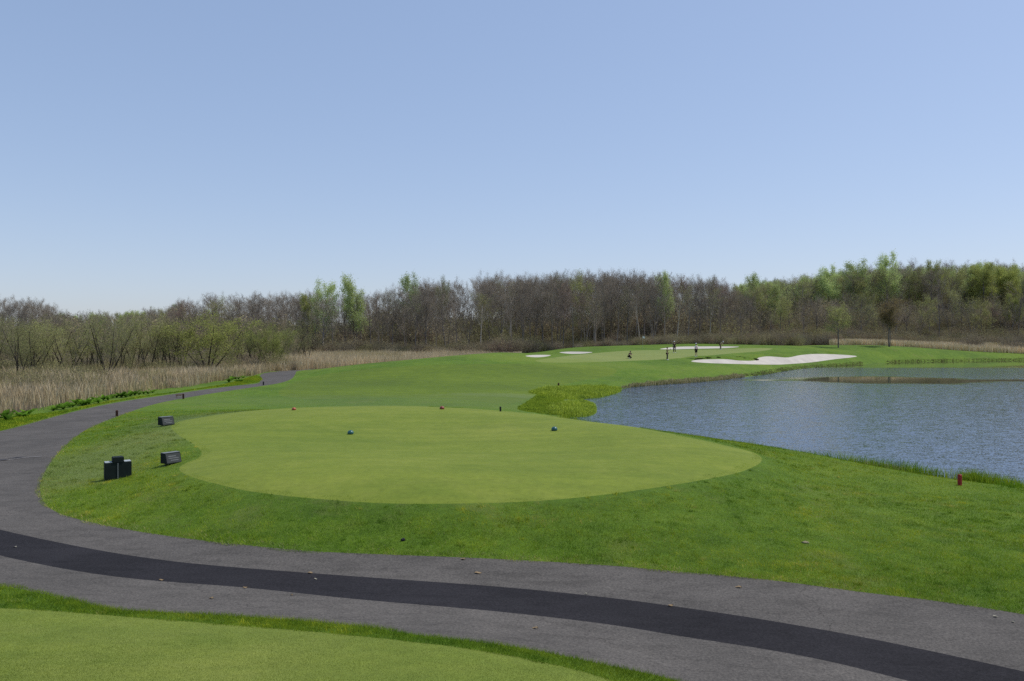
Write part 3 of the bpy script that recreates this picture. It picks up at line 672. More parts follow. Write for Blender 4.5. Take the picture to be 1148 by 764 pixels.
def grow(S, T, p, d, L, r, lev, prm, tips):
    nseg = prm['nseg'][lev]; step = L/nseg; pts_ = [p]; dirs = [d]
    r1 = r*prm['taper'][lev]
    for i in range(nseg):
        d = d+rv(prm['wob'][lev])+np.array([0, 0, prm['up'][lev]]); d = d/np.linalg.norm(d)
        q_ = p+d*step; ra = r+(r1-r)*i/nseg; rb = r+(r1-r)*(i+1)/nseg
        (T if lev <= prm['trunk_lev'] else S).add(p, q_, ra, rb)
        p = q_; pts_.append(p); dirs.append(d)
    if lev == prm['maxlev']:
        tips.append((pts_[-1], d)); tips.append((pts_[len(pts_)//2], d)); return
    nc = prm['kids'][lev]; t0 = prm['start'][lev]
    for i in range(nc):
        t_ = t0+(1-t0)*((i+random.random())/nc); f = t_*nseg; k = min(int(f), nseg-1); fr = f-k
        pp = pts_[k]*(1-fr)+pts_[k+1]*fr; dd = dirs[k+1]
        side = np.cross(dd, rv()); side /= np.linalg.norm(side)+1e-9
        ang = prm['ang'][lev]*random.uniform(0.7, 1.25)
        nd = dd*math.cos(ang)+side*math.sin(ang)
        ll = L*prm['ratio'][lev]*random.uniform(0.75, 1.2)*(1-prm['short'][lev]*(t_-t0)/(1-t0+1e-6))
        rr = (r+(r1-r)*t_)*prm['rr'][lev]
        grow(S, T, pp, nd, ll, max(rr, prm['rmin']), lev+1, prm, tips)
def leaf_quads(tips, per, spread, size):
    n_ = len(tips)*per; c_ = np.repeat(np.array([t_[0] for t_ in tips]), per, 0)+rng.normal(0, spread, (n_, 3))
    u = rng.normal(0, 1, (n_, 3)); u /= np.linalg.norm(u, axis=1)[:, None]; v = np.cross(u, rng.normal(0, 1, (n_, 3))); v /= np.linalg.norm(v, axis=1)[:, None]
    s_ = (size*rng.uniform(0.6, 1.3, n_))[:, None]
    Vv = np.stack([c_-u*s_*0.6, c_+v*s_*0.35, c_+u*s_*0.6, c_-v*s_*0.35], 1).reshape(-1, 3)
    return Vv, np.arange(n_*4).reshape(-1, 4)
BARE = dict(nseg=[9, 6, 4, 3], taper=[0.22, 0.3, 0.4, 0.5], wob=[0.04, 0.09, 0.11, 0.13], up=[0.02, 0.07, 0.07, 0.06], kids=[19, 8, 7], start=[0.32, 0.18, 0.12],
            ang=[0.68, 0.6, 0.65], ratio=[0.40, 0.45, 0.5], short=[0.30, 0.4, 0.3], rr=[0.45, 0.5, 0.5], rmin=0.0135, maxlev=3, trunk_lev=1)
TALL = dict(nseg=[9, 5, 3, 2], taper=[0.25, 0.3, 0.4, 0.5], wob=[0.05, 0.12, 0.16, 0.2], up=[0.02, 0.10, 0.06, 0.03], kids=[20, 8, 5], start=[0.30, 0.2, 0.15],
            ang=[0.85, 0.75, 0.8], ratio=[0.37, 0.44, 0.5], short=[0.22, 0.4, 0.3], rr=[0.45, 0.5, 0.5], rmin=0.02, maxlev=3, trunk_lev=1)
def proto(seed, H, prm, stems=1, splay=0.0, r0=0.17, tmat='bark', cmat='twig', leaves=None, name='bare_tree', extra=None):
    random.seed(seed)
    prm = dict(prm); 
    if extra: prm.update(extra)
    S, T, tips = Segs(), Segs(), []
    for i in range(stems):
        a_ = 2*math.pi*i/max(stems, 1)+random.random()
        sp = splay*random.uniform(0.6, 1.3)
        d = np.array([math.cos(a_)*sp, math.sin(a_)*sp, 1.0]); d /= np.linalg.norm(d)
        grow(S, T, np.array([math.cos(a_)*0.12*(stems > 1), math.sin(a_)*0.12*(stems > 1), -0.3]), d, H*random.uniform(0.8, 1.0) if i else H, r0*(random.uniform(0.7, 1) if i else 1), 0, prm, tips)
    tv, tf = T.mesh(6); cv, cf = S.mesh(3)
    top = max(cv[:, 2].max(), tv[:, 2].max())
    tm = raw_mesh('trunk', tv, tf, M[tmat], True)
    if leaves:
        lm, per, spread, size = leaves
        lv, lf = leaf_quads(tips, per, spread, size)
        nV = len(cv); cm_ = raw_mesh('crown', np.vstack([cv, lv]), np.vstack([cf, lf+nV]), M[cmat], False)
        cm_.materials.append(M[lm]); mi = np.zeros(len(cf)+len(lf), np.int32); mi[len(cf):] = 1; cm_.polygons.foreach_set('material_index', mi)
    else: cm_ = raw_mesh('crown', cv, cf, M[cmat], False)
    rad = np.percentile(np.hypot(cv[:, 0], cv[:, 1]), 92)
    return dict(trunk=tm, crown=cm_, top=top, name=name, rad=rad)
PR = {
 'bare': [proto(11, 16, BARE, r0=0.20, leaves=('twig', 2, 0.30, 0.11)), proto(12, 16, BARE, r0=0.17, extra=dict(start=[0.36, 0.2, 0.15])), proto(13, 15, BARE, stems=2, splay=0.16, r0=0.15, extra=dict(start=[0.35, 0.2, 0.15], kids=[14, 8, 6])),
          proto(14, 17, BARE, r0=0.19, extra=dict(ang=[0.5, 0.55, 0.65], start=[0.38, .2, .15]))],
 'pale': [proto(21, 17, BARE, r0=0.23, tmat='pale_bark', extra=dict(start=[0.5, 0.2, 0.15], kids=[15, 8, 6])), proto(22, 17, BARE, r0=0.21, tmat='pale_bark', leaves=('bud', 1, 0.30, 0.12), extra=dict(start=[0.48, 0.2, 0.15], kids=[15, 8, 6]))],
 'red': [proto(31, 14, BARE, r0=0.15, cmat='twig_red', leaves=('twig_red', 3, 0.3, 0.12), extra=dict(start=[0.3, 0.2, 0.15]))],
 'bud': [proto(41, 14, TALL, r0=0.16, cmat='twig_olive', leaves=('bud', 5, 0.32, 0.14), name='budding_tree'), proto(42, 14, TALL, r0=0.16, cmat='twig', leaves=('bud', 3, 0.35, 0.13), name='budding_tree', extra=dict(ang=[0.9, 0.7, 0.7], start=[0.3, 0.2, 0.15]))],
 'leafy': [proto(51, 14, TALL, r0=0.18, cmat='twig_olive', leaves=('leaf', 8, 0.42, 0.22), name='leafy_tree', extra=dict(start=[0.25, 0.2, 0.15], ang=[0.85, 0.7, 0.7])), proto(52, 15, TALL, r0=0.18, cmat='twig_olive', leaves=('leaf', 7, 0.45, 0.22), name='leafy_tree', extra=dict(start=[0.3, 0.2, 0.15])),
           proto(53, 14, TALL, r0=0.18, cmat='twig_olive', leaves=('leaf_y', 7, 0.45, 0.22), name='leafy_tree', extra=dict(start=[0.3, 0.2, 0.15]))],
 'willow': [proto(61, 7, TALL, tmat='dark_bark', stems=4, splay=0.42, r0=0.13, cmat='twig_olive', leaves=('bud', 2, 0.22, 0.08), name='willow_tree', extra=dict(start=[0.3, 0.15, 0.1], kids=[11, 6, 4], ratio=[0.36, 0.45, 0.5], trunk_lev=0, rmin=0.010)),
            proto(62, 7.5, TALL, tmat='dark_bark', stems=3, splay=0.35, r0=0.14, cmat='twig_olive', leaves=('bud', 2, 0.2, 0.08), name='willow_tree', extra=dict(start=[0.32, 0.15, 0.1], kids=[12, 6, 4], ratio=[0.36, 0.45, 0.5], trunk_lev=0, rmin=0.010)),
            proto(63, 7, TALL, tmat='dark_bark', stems=5, splay=0.5, r0=0.11, cmat='twig', leaves=('bud', 3, 0.2, 0.08), name='willow_tree', extra=dict(start=[0.25, 0.15, 0.1], kids=[10, 6, 4], ratio=[0.34, 0.45, 0.5], trunk_lev=0, rmin=0.010))],
 'willow_y': [proto(64, 7, TALL, tmat='dark_bark', stems=5, splay=0.55, r0=0.10, cmat='twig_olive', leaves=('leaf_y', 4, 0.24, 0.12), name='willow_tree', extra=dict(start=[0.25, 0.15, 0.1], kids=[12, 6, 4], ratio=[0.38, 0.45, 0.5], trunk_lev=0, rmin=0.010))],
 'small_y': [proto(71, 7.5, TALL, r0=0.13, cmat='twig_olive', leaves=('bud', 6, 0.28, 0.13), name='young_tree', extra=dict(start=[0.38, 0.15, 0.1], kids=[14, 6, 4], ratio=[0.40, 0.45, 0.5], ang=[0.8, 0.7, 0.7], trunk_lev=1))],
 'small_o': [proto(72, 8.5, TALL, stems=2, splay=0.06, r0=0.11, cmat='twig_red', leaves=('leaf_o', 5, 0.28, 0.14), name='young_tree', extra=dict(start=[0.48, 0.15, 0.1], kids=[13, 6, 4], ratio=[0.32, 0.45, 0.5], trunk_lev=1))],
 'dark': [proto(81, 12, TALL, r0=0.2, cmat='twig', leaves=('leaf_d', 9, 0.4, 0.24), name='evergreen_tree', extra=dict(start=[0.15, 0.15, 0.1]))],
}
n_tree = [0]; first_crowns = {}
def tree(kind, px, D, top_y, label, group=None, cat='tree', wide=None, variant=None, rz=None):
    "a tree at a distance whose top reaches the given image row"
    pr = PR[kind][random.randrange(len(PR[kind])) if variant is None else variant]
    x = (px-CX)/F*D; z = gz(x, D); H = EYE+(CY-top_y)/F*D-z
    H = max(H, 2.5); s = H/pr['top']; w = s*(wide if wide else random.uniform(0.95, 1.3))
    e = empty(pr['name'], (x, D, z), random.uniform(0, 6.28) if rz is None else rz, label=label, cat=cat, group=group)
    e.scale = (w, w, s)
    for part in ('trunk', 'crown'): link(part, pr[part], e)
    n_tree[0] += 1
    return e

SKY = np.array([(-120,330),(-20,331),(20,333),(50,337),(62,347),(135,347),(150,345),(192,343),(204,335),(240,330),(330,329),(345,326),(420,323),(440,321),(470,318),(520,314),(560,309),(600,304),(650,301),(690,300),(730,303),(760,307),(790,305),(805,308),(820,316),(860,314),(880,311),(920,307),(940,303),(970,301),(1010,298),(1040,297),(1100,295),(1148,297),(1260,297)])
def skyline(px): return float(np.interp(px, SKY[:, 0], SKY[:, 1]))
random.seed(99)
# single trees the photo shows apart
tree('small_y', 940, 176, 340, 'young yellow green tree standing alone behind the large bunker', wide=1.25)
tree('small_o', 997, 184, 334, 'slender two-stemmed tree with orange brown new leaves beside the far shore', wide=1.2)
tree('willow_y', 232, 104, 349, 'broad yellow green willow with many stems above the reeds', wide=1.25)
tree('willow_y', 305, 116, 363, 'small olive willow with leaning stems at the bend of the path', wide=0.8)
tree('willow', 143, 88, 388, 'low crooked willow rising out of the dry reeds', wide=0.75, variant=1)
tree('willow', 20, 84, 358, 'tall bare willow with dark twin trunks near the left edge', wide=0.8, variant=1)
tree('leafy', 363, 182, 314, 'large light green tree left of the pair above the reeds', wide=0.75, variant=1)
tree('leafy', 397, 185, 309, 'taller light green tree right of the pair above the reeds', wide=0.78, variant=0)
tree('leafy', 345, 190, 330, 'low green tree at the left foot of the light green pair', wide=0.9, variant=2)
tree('leafy', 461, 222, 306, 'pale green treetop rising alone above the bare wood', wide=0.7, variant=1)
tree('bud', 496, 222, 308, 'slim pale budding treetop beside the pale green treetop', wide=0.6)
tree('leafy', 745, 205, 304, 'conical green tree among the bare trees right of the flag', wide=0.6, variant=1)
tree('dark', 285, 150, 372, 'low dark shrubby tree among the willows', wide=1.2)
tree('leafy', 930, 250, 297, 'bright green tree leftmost of the tall trees on the right hill', wide=0.9, variant=0)
tree('leafy', 962, 250, 291, 'bright green tree with a rounded top on the right hill', wide=0.9, variant=1)
tree('leafy', 996, 250, 282, 'tallest green tree of the right hill', wide=0.8, variant=0)
tree('bare', 1026, 255, 288, 'bare grey treetop next to the tallest green tree', wide=0.8, variant=0)
tree('leafy', 1045, 262, 292, 'green treetop right of the bare treetop on the hill', wide=0.7, variant=2)
tree('leafy', 846, 240, 306, 'light green tree on the skyline above the large bunker', wide=0.7, variant=1)
tree('leafy', 868, 236, 318, 'pale rounded green tree below the skyline right of the bare wood', wide=0.8, variant=0)
tree('leafy', 1135, 225, 330, 'yellow green tree halfway up the hill at the right edge', wide=0.9, variant=2)
tree('red', 1112, 222, 340, 'reddish budding tree at the right edge below the green crowns', wide=0.9)
tree('pale', 668, 192, 322, 'pale flowering tree with light trunk in the middle of the bare wood', wide=0.8, variant=1)
tree('bare', 40, 252, 333, 'round bare crown on the skyline at the far left', wide=1.2, variant=0)
G = {
 'bare': ('tall bare grey tree in the wood behind the course', 'bare trees of the wood'),
 'pale': ('tall bare tree with a pale trunk in the wood', 'pale trunked trees of the wood'),
 'red': ('bare tree with reddish buds in the wood', 'reddish trees of the wood'),
 'bud': ('tree with olive green buds in the wood', 'budding trees of the wood'),
 'leafy': ('tree in light green leaf on the wooded hill', 'green trees of the wooded hill'),
 'dark': ('dark green tree inside the wood', 'dark trees of the wood'),
 'willow': ('many-stemmed bare willow behind the dry reeds', 'willows behind the reeds'),
}
def pick(wts):
    ks = list(wts); r_ = random.random()*sum(wts.values())
    for k in ks:
        r_ -= wts[k]
        if r_ <= 0: return k
    return ks[-1]
def mixfor(px):
    if px < 55: return dict(bare=6)
    if px < 200: return dict(bare=3, bud=4, leafy=1)
    if px < 345: return dict(bare=7, bud=1, red=.5)
    if px < 560: return dict(bare=8, bud=1, red=.5, pale=1)
    if px < 810: return dict(bare=7, pale=4, bud=.6, red=.4)
    if px < 930: return dict(bare=3, bud=4, leafy=1.6, red=.2)
    return dict(bare=2.5, bud=4.5, leafy=2.2)
# skyline rank
px = -70.0
while px < 1215:
    g_ = mixfor(px); k = pick(g_)
    D = float(np.interp(px, [-70, 50, 60, 195, 205, 560, 600, 800, 830, 900, 1215], [250, 252, 330, 320, 212, 212, 198, 205, 235, 252, 258]))+random.uniform(-8, 10)
    # few trees rise to the exact skyline, the rest stay a little under it
    ty = skyline(px)+random.choice([0, 1, 2, 3, 5])+random.uniform(-1.5, 1.5)
    tree(k, px, D, ty, *G[k], wide=random.uniform(0.8, 1.15) if 580 < px < 810 else None)
    px += random.uniform(7.5, 12.5)*(1.0 if px < 560 or px > 800 else 0.85)
# second rank in front of it, lower
px = -60.0
while px < 1210:
    g_ = dict(mixfor(px)); g_['leafy'] = g_.get('leafy', 0)*0.12; g_['bare'] = g_.get('bare', 1)*2.6; g_['bud'] = g_.get('bud', 1)*0.6
    if 570 < px < 800: g_['pale'] = 9
    k = pick(g_)
    D = float(np.interp(px, [-60, 190, 205, 345, 560, 820, 900, 1210], [165, 160, 175, 180, 184, 190, 214, 222]))+random.uniform(-7, 7)
    base = skyline(px)
    ty = float(np.interp(px, [-60, 190, 230, 420, 600, 800, 830, 900, 1210], [350, 352, 344, 334, 322, 324, 336, 334, 330]))+random.uniform(-9, 9)
    tree(k, px, D, max(ty, base+4), *G[k])
    px += random.uniform(10, 15)
# willows behind the reeds on the left
px = -75.0
while px < 215:
    D = random.uniform(90, 118)
    tree('willow', px, D, float(np.interp(px, [-75, 60, 215], [347, 350, 353]))+random.uniform(-6, 8), *G['willow'], wide=random.uniform(0.8, 1.05))
    px += random.uniform(9, 14)
px = 262.0
while px < 350:
    tree('willow', px, random.uniform(120, 150), random.uniform(352, 372), *G['willow'], wide=random.uniform(0.8, 1.05)); px += random.uniform(12, 17)

# ---- undergrowth and the wood further back: stuff, instanced
def bush_mesh(seed, n_, mats_, w=1.5, h=2.2, leaf=0.14, nl=900):
    r_ = np.random.default_rng(seed); 
    a_ = r_.uniform(0, 6.28, n_); rad = w*np.sqrt(r_.uniform(0, 1, n_)); 
    bx_, by_ = np.cos(a_)*rad*0.55, np.sin(a_)*rad*0.55
    hh_ = h*(0.5+0.5*r_.uniform(0, 1, n_))*(1-0.35*(rad/w)**2)
    tx, ty_ = bx_*1.9+r_.normal(0, .2, n_), by_*1.9+r_.normal(0, .2, n_)
    A_ = np.stack([bx_, by_, np.zeros(n_)-0.2], -1); B_ = np.stack([tx, ty_, hh_], -1)
    wd = 0.022
    s_ = r_.normal(0, 1, (n_, 3)); s_[:, 2] = 0; s_ /= np.linalg.norm(s_, axis=1)[:, None]
    Vv = np.stack([A_-s_*wd, A_+s_*wd, B_], 1).reshape(-1, 3); Ff = np.arange(n_*3).reshape(-1, 3)
    t_ = r_.uniform(0.25, 1.0, nl)[:, None]; ii_ = r_.integers(0, n_, nl); c_ = A_[ii_]*(1-t_)+B_[ii_]*t_+r_.normal(0, 0.12, (nl, 3))
    u = r_.normal(0, 1, (nl, 3)); u /= np.linalg.norm(u, axis=1)[:, None]; v = np.cross(u, r_.normal(0, 1, (nl, 3))); v /= np.linalg.norm(v, axis=1)[:, None]
    sz = leaf*r_.uniform(0.5, 1.3, nl)[:, None]
    L_ = np.stack([c_-u*sz*.5, c_+v*sz*.4, c_+u*sz*.5], 1).reshape(-1, 3)
    me = raw_mesh('bush', np.vstack([Vv, L_]), np.vstack([Ff, np.arange(nl*3).reshape(-1, 3)+len(Vv)]), M[mats_[0]])
    me.materials.append(M[mats_[1]]); mi = np.zeros(n_+nl, np.int32); mi[n_:] = 1; me.polygons.foreach_set('material_index', mi)
    return me
BUSH = [bush_mesh(1, 260, ('bush', 'bush')), bush_mesh(2, 240, ('bush', 'bush_o')), bush_mesh(3, 240, ('twig', 'bush')), bush_mesh(4, 240, ('twig_red', 'bush'))]
def scatter(name, meshes, P3, sc, seed, label, cat):
    "points carrying geometry instances: one object of uncountable stuff; each mesh is realised from a small hidden-free node group"
    me = bpy.data.meshes.new(name); me.vertices.add(len(P3)); me.vertices.foreach_set('co', np.asarray(P3, np.float32).ravel())
    a_ = me.attributes.new('sc', 'FLOAT', 'POINT'); a_.data.foreach_set('value', np.asarray(sc, np.float32))
    r_ = me.attributes.new('rz', 'FLOAT', 'POINT'); r_.data.foreach_set('value', rng.uniform(0, 6.28, len(P3)).astype(np.float32))
    k_ = me.attributes.new('pick', 'INT', 'POINT'); k_.data.foreach_set('value', rng.integers(0, len(meshes), len(P3)).astype(np.int32))
    o = link(name, me)
    ng = bpy.data.node_groups.new(name, 'GeometryNodeTree')
    ng.interface.new_socket('Geometry', in_out='INPUT', socket_type='NodeSocketGeometry'); ng.interface.new_socket('Geometry', in_out='OUTPUT', socket_type='NodeSocketGeometry')
    gi = ng.nodes.new('NodeGroupInput'); go = ng.nodes.new('NodeGroupOutput'); jn = ng.nodes.new('GeometryNodeJoinGeometry')
    def named(nm, ty):
        q_ = ng.nodes.new('GeometryNodeInputNamedAttribute'); q_.data_type = ty; q_.inputs['Name'].default_value = nm; return q_.outputs['Attribute']
    sA = named('sc', 'FLOAT'); rA = named('rz', 'FLOAT'); kA = named('pick', 'INT')
    cmb = ng.nodes.new('ShaderNodeCombineXYZ'); ng.links.new(rA, cmb.inputs[2])
    for i, ob in enumerate(meshes):
        oi = ng.nodes.new('GeometryNodeObjectInfo'); oi.inputs['Object'].default_value = ob; oi.transform_space = 'ORIGINAL'
        eq = ng.nodes.new('FunctionNodeCompare'); eq.data_type = 'INT'; eq.operation = 'EQUAL'; ng.links.new(kA, eq.inputs[2]); eq.inputs[3].default_value = i
        ip = ng.nodes.new('GeometryNodeInstanceOnPoints')
        ng.links.new(gi.outputs[0], ip.inputs['Points']); ng.links.new(eq.outputs[0], ip.inputs['Selection']); ng.links.new(oi.outputs['Geometry'], ip.inputs['Instance'])
        ng.links.new(cmb.outputs[0], ip.inputs['Rotation']); ng.links.new(sA, ip.inputs['Scale']); ng.links.new(ip.outputs[0], jn.inputs[0])
    ng.links.new(jn.outputs[0], go.inputs[0])
    md = o.modifiers.new('scatter', 'NODES'); md.node_group = ng
    tag(o, label, cat, kind='stuff'); return o
# real shrubs at the front of the thicket lend their mesh to the undergrowth
shrubs = []
for i, (bpx, bD, s_) in enumerate([(330, 128, 1.3), (655, 182, 1.5), (1075, 206, 1.4), (905, 196, 1.4)]):
    bx_ = (bpx-CX)/F*bD
    lb = ['brown shrub at the back of the reeds right of the willows', 'olive shrub at the foot of the pale trunks', 'brown shrub on the far shore below the hill', 'reddish shrub behind the large bunker'][i]
    o_ = link('shrub', BUSH[i]); o_.location = (bx_, bD, gz(bx_, bD)); o_.scale = (s_,)*3; tag(o_, lb, 'shrub'); shrubs.append(o_)
pp, ss = [], []
def scat_band(n_, p0, p1, d0f, d1f, s0, s1):
    x, y, p_ = band(n_, p0, p1, d0f, d1f); z = ground(x, y, False)
    pp.append(np.stack([x, y, z], -1)); ss.append(rng.uniform(s0, s1, n_)*(0.6+0.8*vnoise(x, y, 0.06)))
scat_band(260, 300, 600, lambda p: np.full(len(p), 172.), lambda p: np.full(len(p), 190.), 1.0, 1.9)
scat_band(380, 560, 900, lambda p: np.full(len(p), 178.), lambda p: np.full(len(p), 200.), 0.7, 1.5)
scat_band(620, 860, 1260, lambda p: np.interp(p, [860, 950, 1260], [186., 200., 207.]), lambda p: np.full(len(p), 226.), 1.1, 2.2)
scat_band(420, -110, 330, lambda p: np.full(len(p), 110.), lambda p: np.full(len(p), 150.), 0.7, 1.6)
scat_band(420, 810, 1260, lambda p: np.full(len(p), 226.), lambda p: np.full(len(p), 330.), 2.6, 5.0)
scat_band(560, 200, 830, lambda p: np.full(len(p), 204.), lambda p: np.full(len(p), 262.), 2.6, 4.8)
scat_band(260, -110, 330, lambda p: np.full(len(p), 150.), lambda p: np.full(len(p), 240.), 2.0, 3.6)
scat_band(700, -110, 1260, lambda p: np.full(len(p), 195.), lambda p: np.full(len(p), 260.), 1.6, 3.2)
scatter('undergrowth', shrubs, np.vstack(pp), np.concatenate(ss), 5, 'brown and olive undergrowth filling the foot of the wood', 'undergrowth')
pp, ss = [], []
scat_band(60, -60, 70, lambda p: np.full(len(p), 90.), lambda p: np.full(len(p), 104.), 0.5, 1.0)
scat_band(46, -60, 110, lambda p: np.full(len(p), 60.), lambda p: np.full(len(p), 92.), 0.7, 1.25)
scat_band(50, 60, 200, lambda p: np.full(len(p), 76.), lambda p: np.full(len(p), 92.), 0.3, 0.6)
scat_band(90, -60, 262, lambda p: np.full(len(p), 98.), lambda p: np.full(len(p), 112.), 0.4, 0.9)
scatter('reed_bed_scrub', shrubs[1:2], np.vstack(pp), np.concatenate(ss), 6, 'low olive scrub growing among the dry reeds', 'scrub')
crowns = []
for nm in ('bare_tree', 'budding_tree', 'leafy_tree'):
    for o_ in bpy.data.objects:
        if o_.type == 'EMPTY' and o_.name.split('.')[0] == nm:
            crowns.append([c_ for c_ in o_.children if c_.name.split('.')[0] == 'crown'][0]); break
pp, ss = [], []
def wood_band(n_, p0, p1, d0, d1, drop):
    px = rng.uniform(p0, p1, n_); D = rng.uniform(d0, d1, n_); x = (px-CX)/F*D; z = ground(x, D, False)
    top = EYE+(CY-(np.interp(px, SKY[:, 0], SKY[:, 1])+drop+rng.uniform(0, 9, n_)))/F*D
    s_ = np.clip((top-z)/17, 0.3, 1.3); z = top-s_*17
    pp.append(np.stack([x, D, z], -1)); ss.append(s_)
wood_band(150, -90, 560, 225, 290, 5)
wood_band(130, 540, 840, 215, 262, 12)
scatter('distant_wood', crowns[:1], np.vstack(pp), np.concatenate(ss), 9, 'mass of distant bare treetops behind the left and middle of the wood', 'wood')
pp, ss = [], []
wood_band(80, 50, 205, 340, 430, 5)
wood_band(260, 830, 1260, 262, 330, 3)
scatter('distant_wood', crowns, np.vstack(pp), np.concatenate(ss), 8, 'mass of distant budding treetops on the wooded hill at right', 'wood')

# ------------------------------------------------------------------ leafy plants beside the path
def lily_mesh(seed):
    r_ = random.Random(seed); bm = bmesh.new()
    for i in range(9):
        a_ = 2*math.pi*i/9+r_.uniform(-.3, .3); L_ = r_.uniform(.28, .48); lift = r_.uniform(.5, 1.15); wd = r_.uniform(.07, .11)
        rows = []
        for j in range(5):
            t_ = j/4; out_ = L_*t_*math.cos(lift*(1-0.35*t_)); up_ = L_*math.sin(lift)*(t_-0.28*t_*t_); ww_ = wd*math.sin(math.pi*(0.12+0.86*t_))
            c_ = Vector((math.cos(a_)*out_, math.sin(a_)*out_, up_)); sd = Vector((-math.sin(a_), math.cos(a_), 0))
            rows.append((bm.verts.new(c_-sd*ww_+Vector((0, 0, .02))), bm.verts.new(c_), bm.verts.new(c_+sd*ww_+Vector((0, 0, .02)))))
        for r0_, r1_ in zip(rows, rows[1:]):
            bm.faces.new((r0_[0], r0_[1], r1_[1], r1_[0])); bm.faces.new((r0_[1], r0_[2], r1_[2], r1_[1]))
    me = bpy.data.meshes.new('leafy_plant'); bm.to_mesh(me); bm.free(); me.materials.append(M['lily'])
    for p_ in me.polygons: p_.use_smooth = True
    return me
LM = [lily_mesh(i) for i in range(3)]
lp = [(5,468.5),(22,467),(27,468),(32,465.5),(8,472)]+[(60+i*3.6, 459.5-i*0.62+random.uniform(-1.6, 1.6)) for i in range(15)]+[(116+i*5, 449-i*0.75+random.uniform(-.8, .8)) for i in range(12)]
for i in range(14): lp.append((258+random.uniform(-4, 15), 429-random.uniform(0, 7)))
pl_z = {0: ('broad-leaved green plant on the verge at the left edge', 'green plants at the left edge of the verge'), 1: ('broad-leaved green plant in the dense clump beside the path', 'green plants in the long clump by the path'), 2: ('broad-leaved green plant where the clump thins along the path', 'green plants thinning along the path'), 3: ('broad-leaved green plant on the bank at the path bend', 'green plants on the bank at the bend')}
for i, (a_, b_) in enumerate(lp):
    s_ = spot(a_, b_); o_ = link('leafy_plant', LM[i % 3]); o_.location = s_; o_.rotation_euler = (0, 0, random.uniform(0, 6)); o_.scale = (random.uniform(0.8, 1.5),)*3
    k = 0 if a_ < 40 else 1 if a_ < 115 else 2 if a_ < 200 else 3
    tag(o_, pl_z[k][0], 'plant', pl_z[k][1])

# ------------------------------------------------------------------ course furniture
M['dgreen'] = simple('dark_green_paint', (0.010, 0.016, 0.015), 0.7, 0.2, 0.3, 5)
M['bintop'] = simple('pale_bin_top', (0.33, 0.36, 0.37), 0.5, 0.4, 0.2, 5)
M['seam'] = simple('grey_seam', (0.16, 0.17, 0.17), 0.5, 0.3, 0.2, 5)
M['signface'] = simple('grey_sign_face', (0.035, 0.04, 0.04), 0.6, 0.3, 0.3, 7)
M['signtext'] = simple('pale_lettering', (0.13, 0.135, 0.135), 0.5, 0.3, 0.2, 7)
M['red'] = simple('faded_red_paint', (0.34, 0.03, 0.028), 0.6, 0.3, 0.25, 12)
M['brown'] = simple('stained_wood', (0.07, 0.032, 0.022), 0.8, 0.2, 0.35, 12, 0.002)
M['black'] = simple('dark_wood', (0.02, 0.02, 0.022), 0.7, 0.3, 0.3, 12)
M['tan'] = simple('tan_wood', (0.30, 0.20, 0.12), 0.8, 0.2, 0.3, 12)
M['mred'] = simple('orange_red_plastic', (0.36, 0.075, 0.03), 0.35, 0.5, 0.1, 9)
M['mdred'] = simple('dark_red_plastic', (0.22, 0.035, 0.02), 0.35, 0.5, 0.1, 9)
M['mblue'] = simple('blue_green_plastic', (0.022, 0.10, 0.10), 0.35, 0.5, 0.15, 9)
M['white'] = simple('white_cloth', (0.78, 0.78, 0.76), 0.8, 0.2, 0.06, 5)
M['steel'] = simple('pale_metal', (0.5, 0.5, 0.48), 0.35, 0.5, 0.1, 5, metal=0.6)

s_ = spot(132, 536.5)
r = empty('litter_bin', s_, 0.0, label='dark green two-sided litter bin with a raised hood on the grass by the path', cat='bin')
d_ = s_.y; u_ = d_/F      # metres per image unit at the bin
w_, h_, dp_ = 27*u_, 18.5*u_, 12*u_; r.rotation_euler[2] = math.radians(33)
bm = bmesh.new(); BX(bm, (0, 0, h_/2), (w_, dp_, h_)); bobj('body', bm, M['dgreen'], r, bevel=0.01)
for sx in (-1, 1):
    bm = bmesh.new(); BX(bm, (sx*w_*0.355, 0, h_+0.012), (w_*0.27, dp_*0.96, 0.02)); bobj('lid', bm, M['bintop'], r, bevel=0.005)
bm = bmesh.new(); BX(bm, (0, -0.012, h_+0.075), (w_*0.42, dp_*1.02, 0.155)); bobj('hood', bm, M['dgreen'], r, bevel=0.012)
bm = bmesh.new(); BX(bm, (-0.02*w_, -dp_/2-0.006, h_/2), (0.026, 0.010, h_*0.94)); bobj('seam', bm, M['seam'], r)
bm = bmesh.new(); BX(bm, (0, 0, -0.03), (w_*0.96, dp_*0.94, 0.055)); bobj('base', bm, M['black'], r)

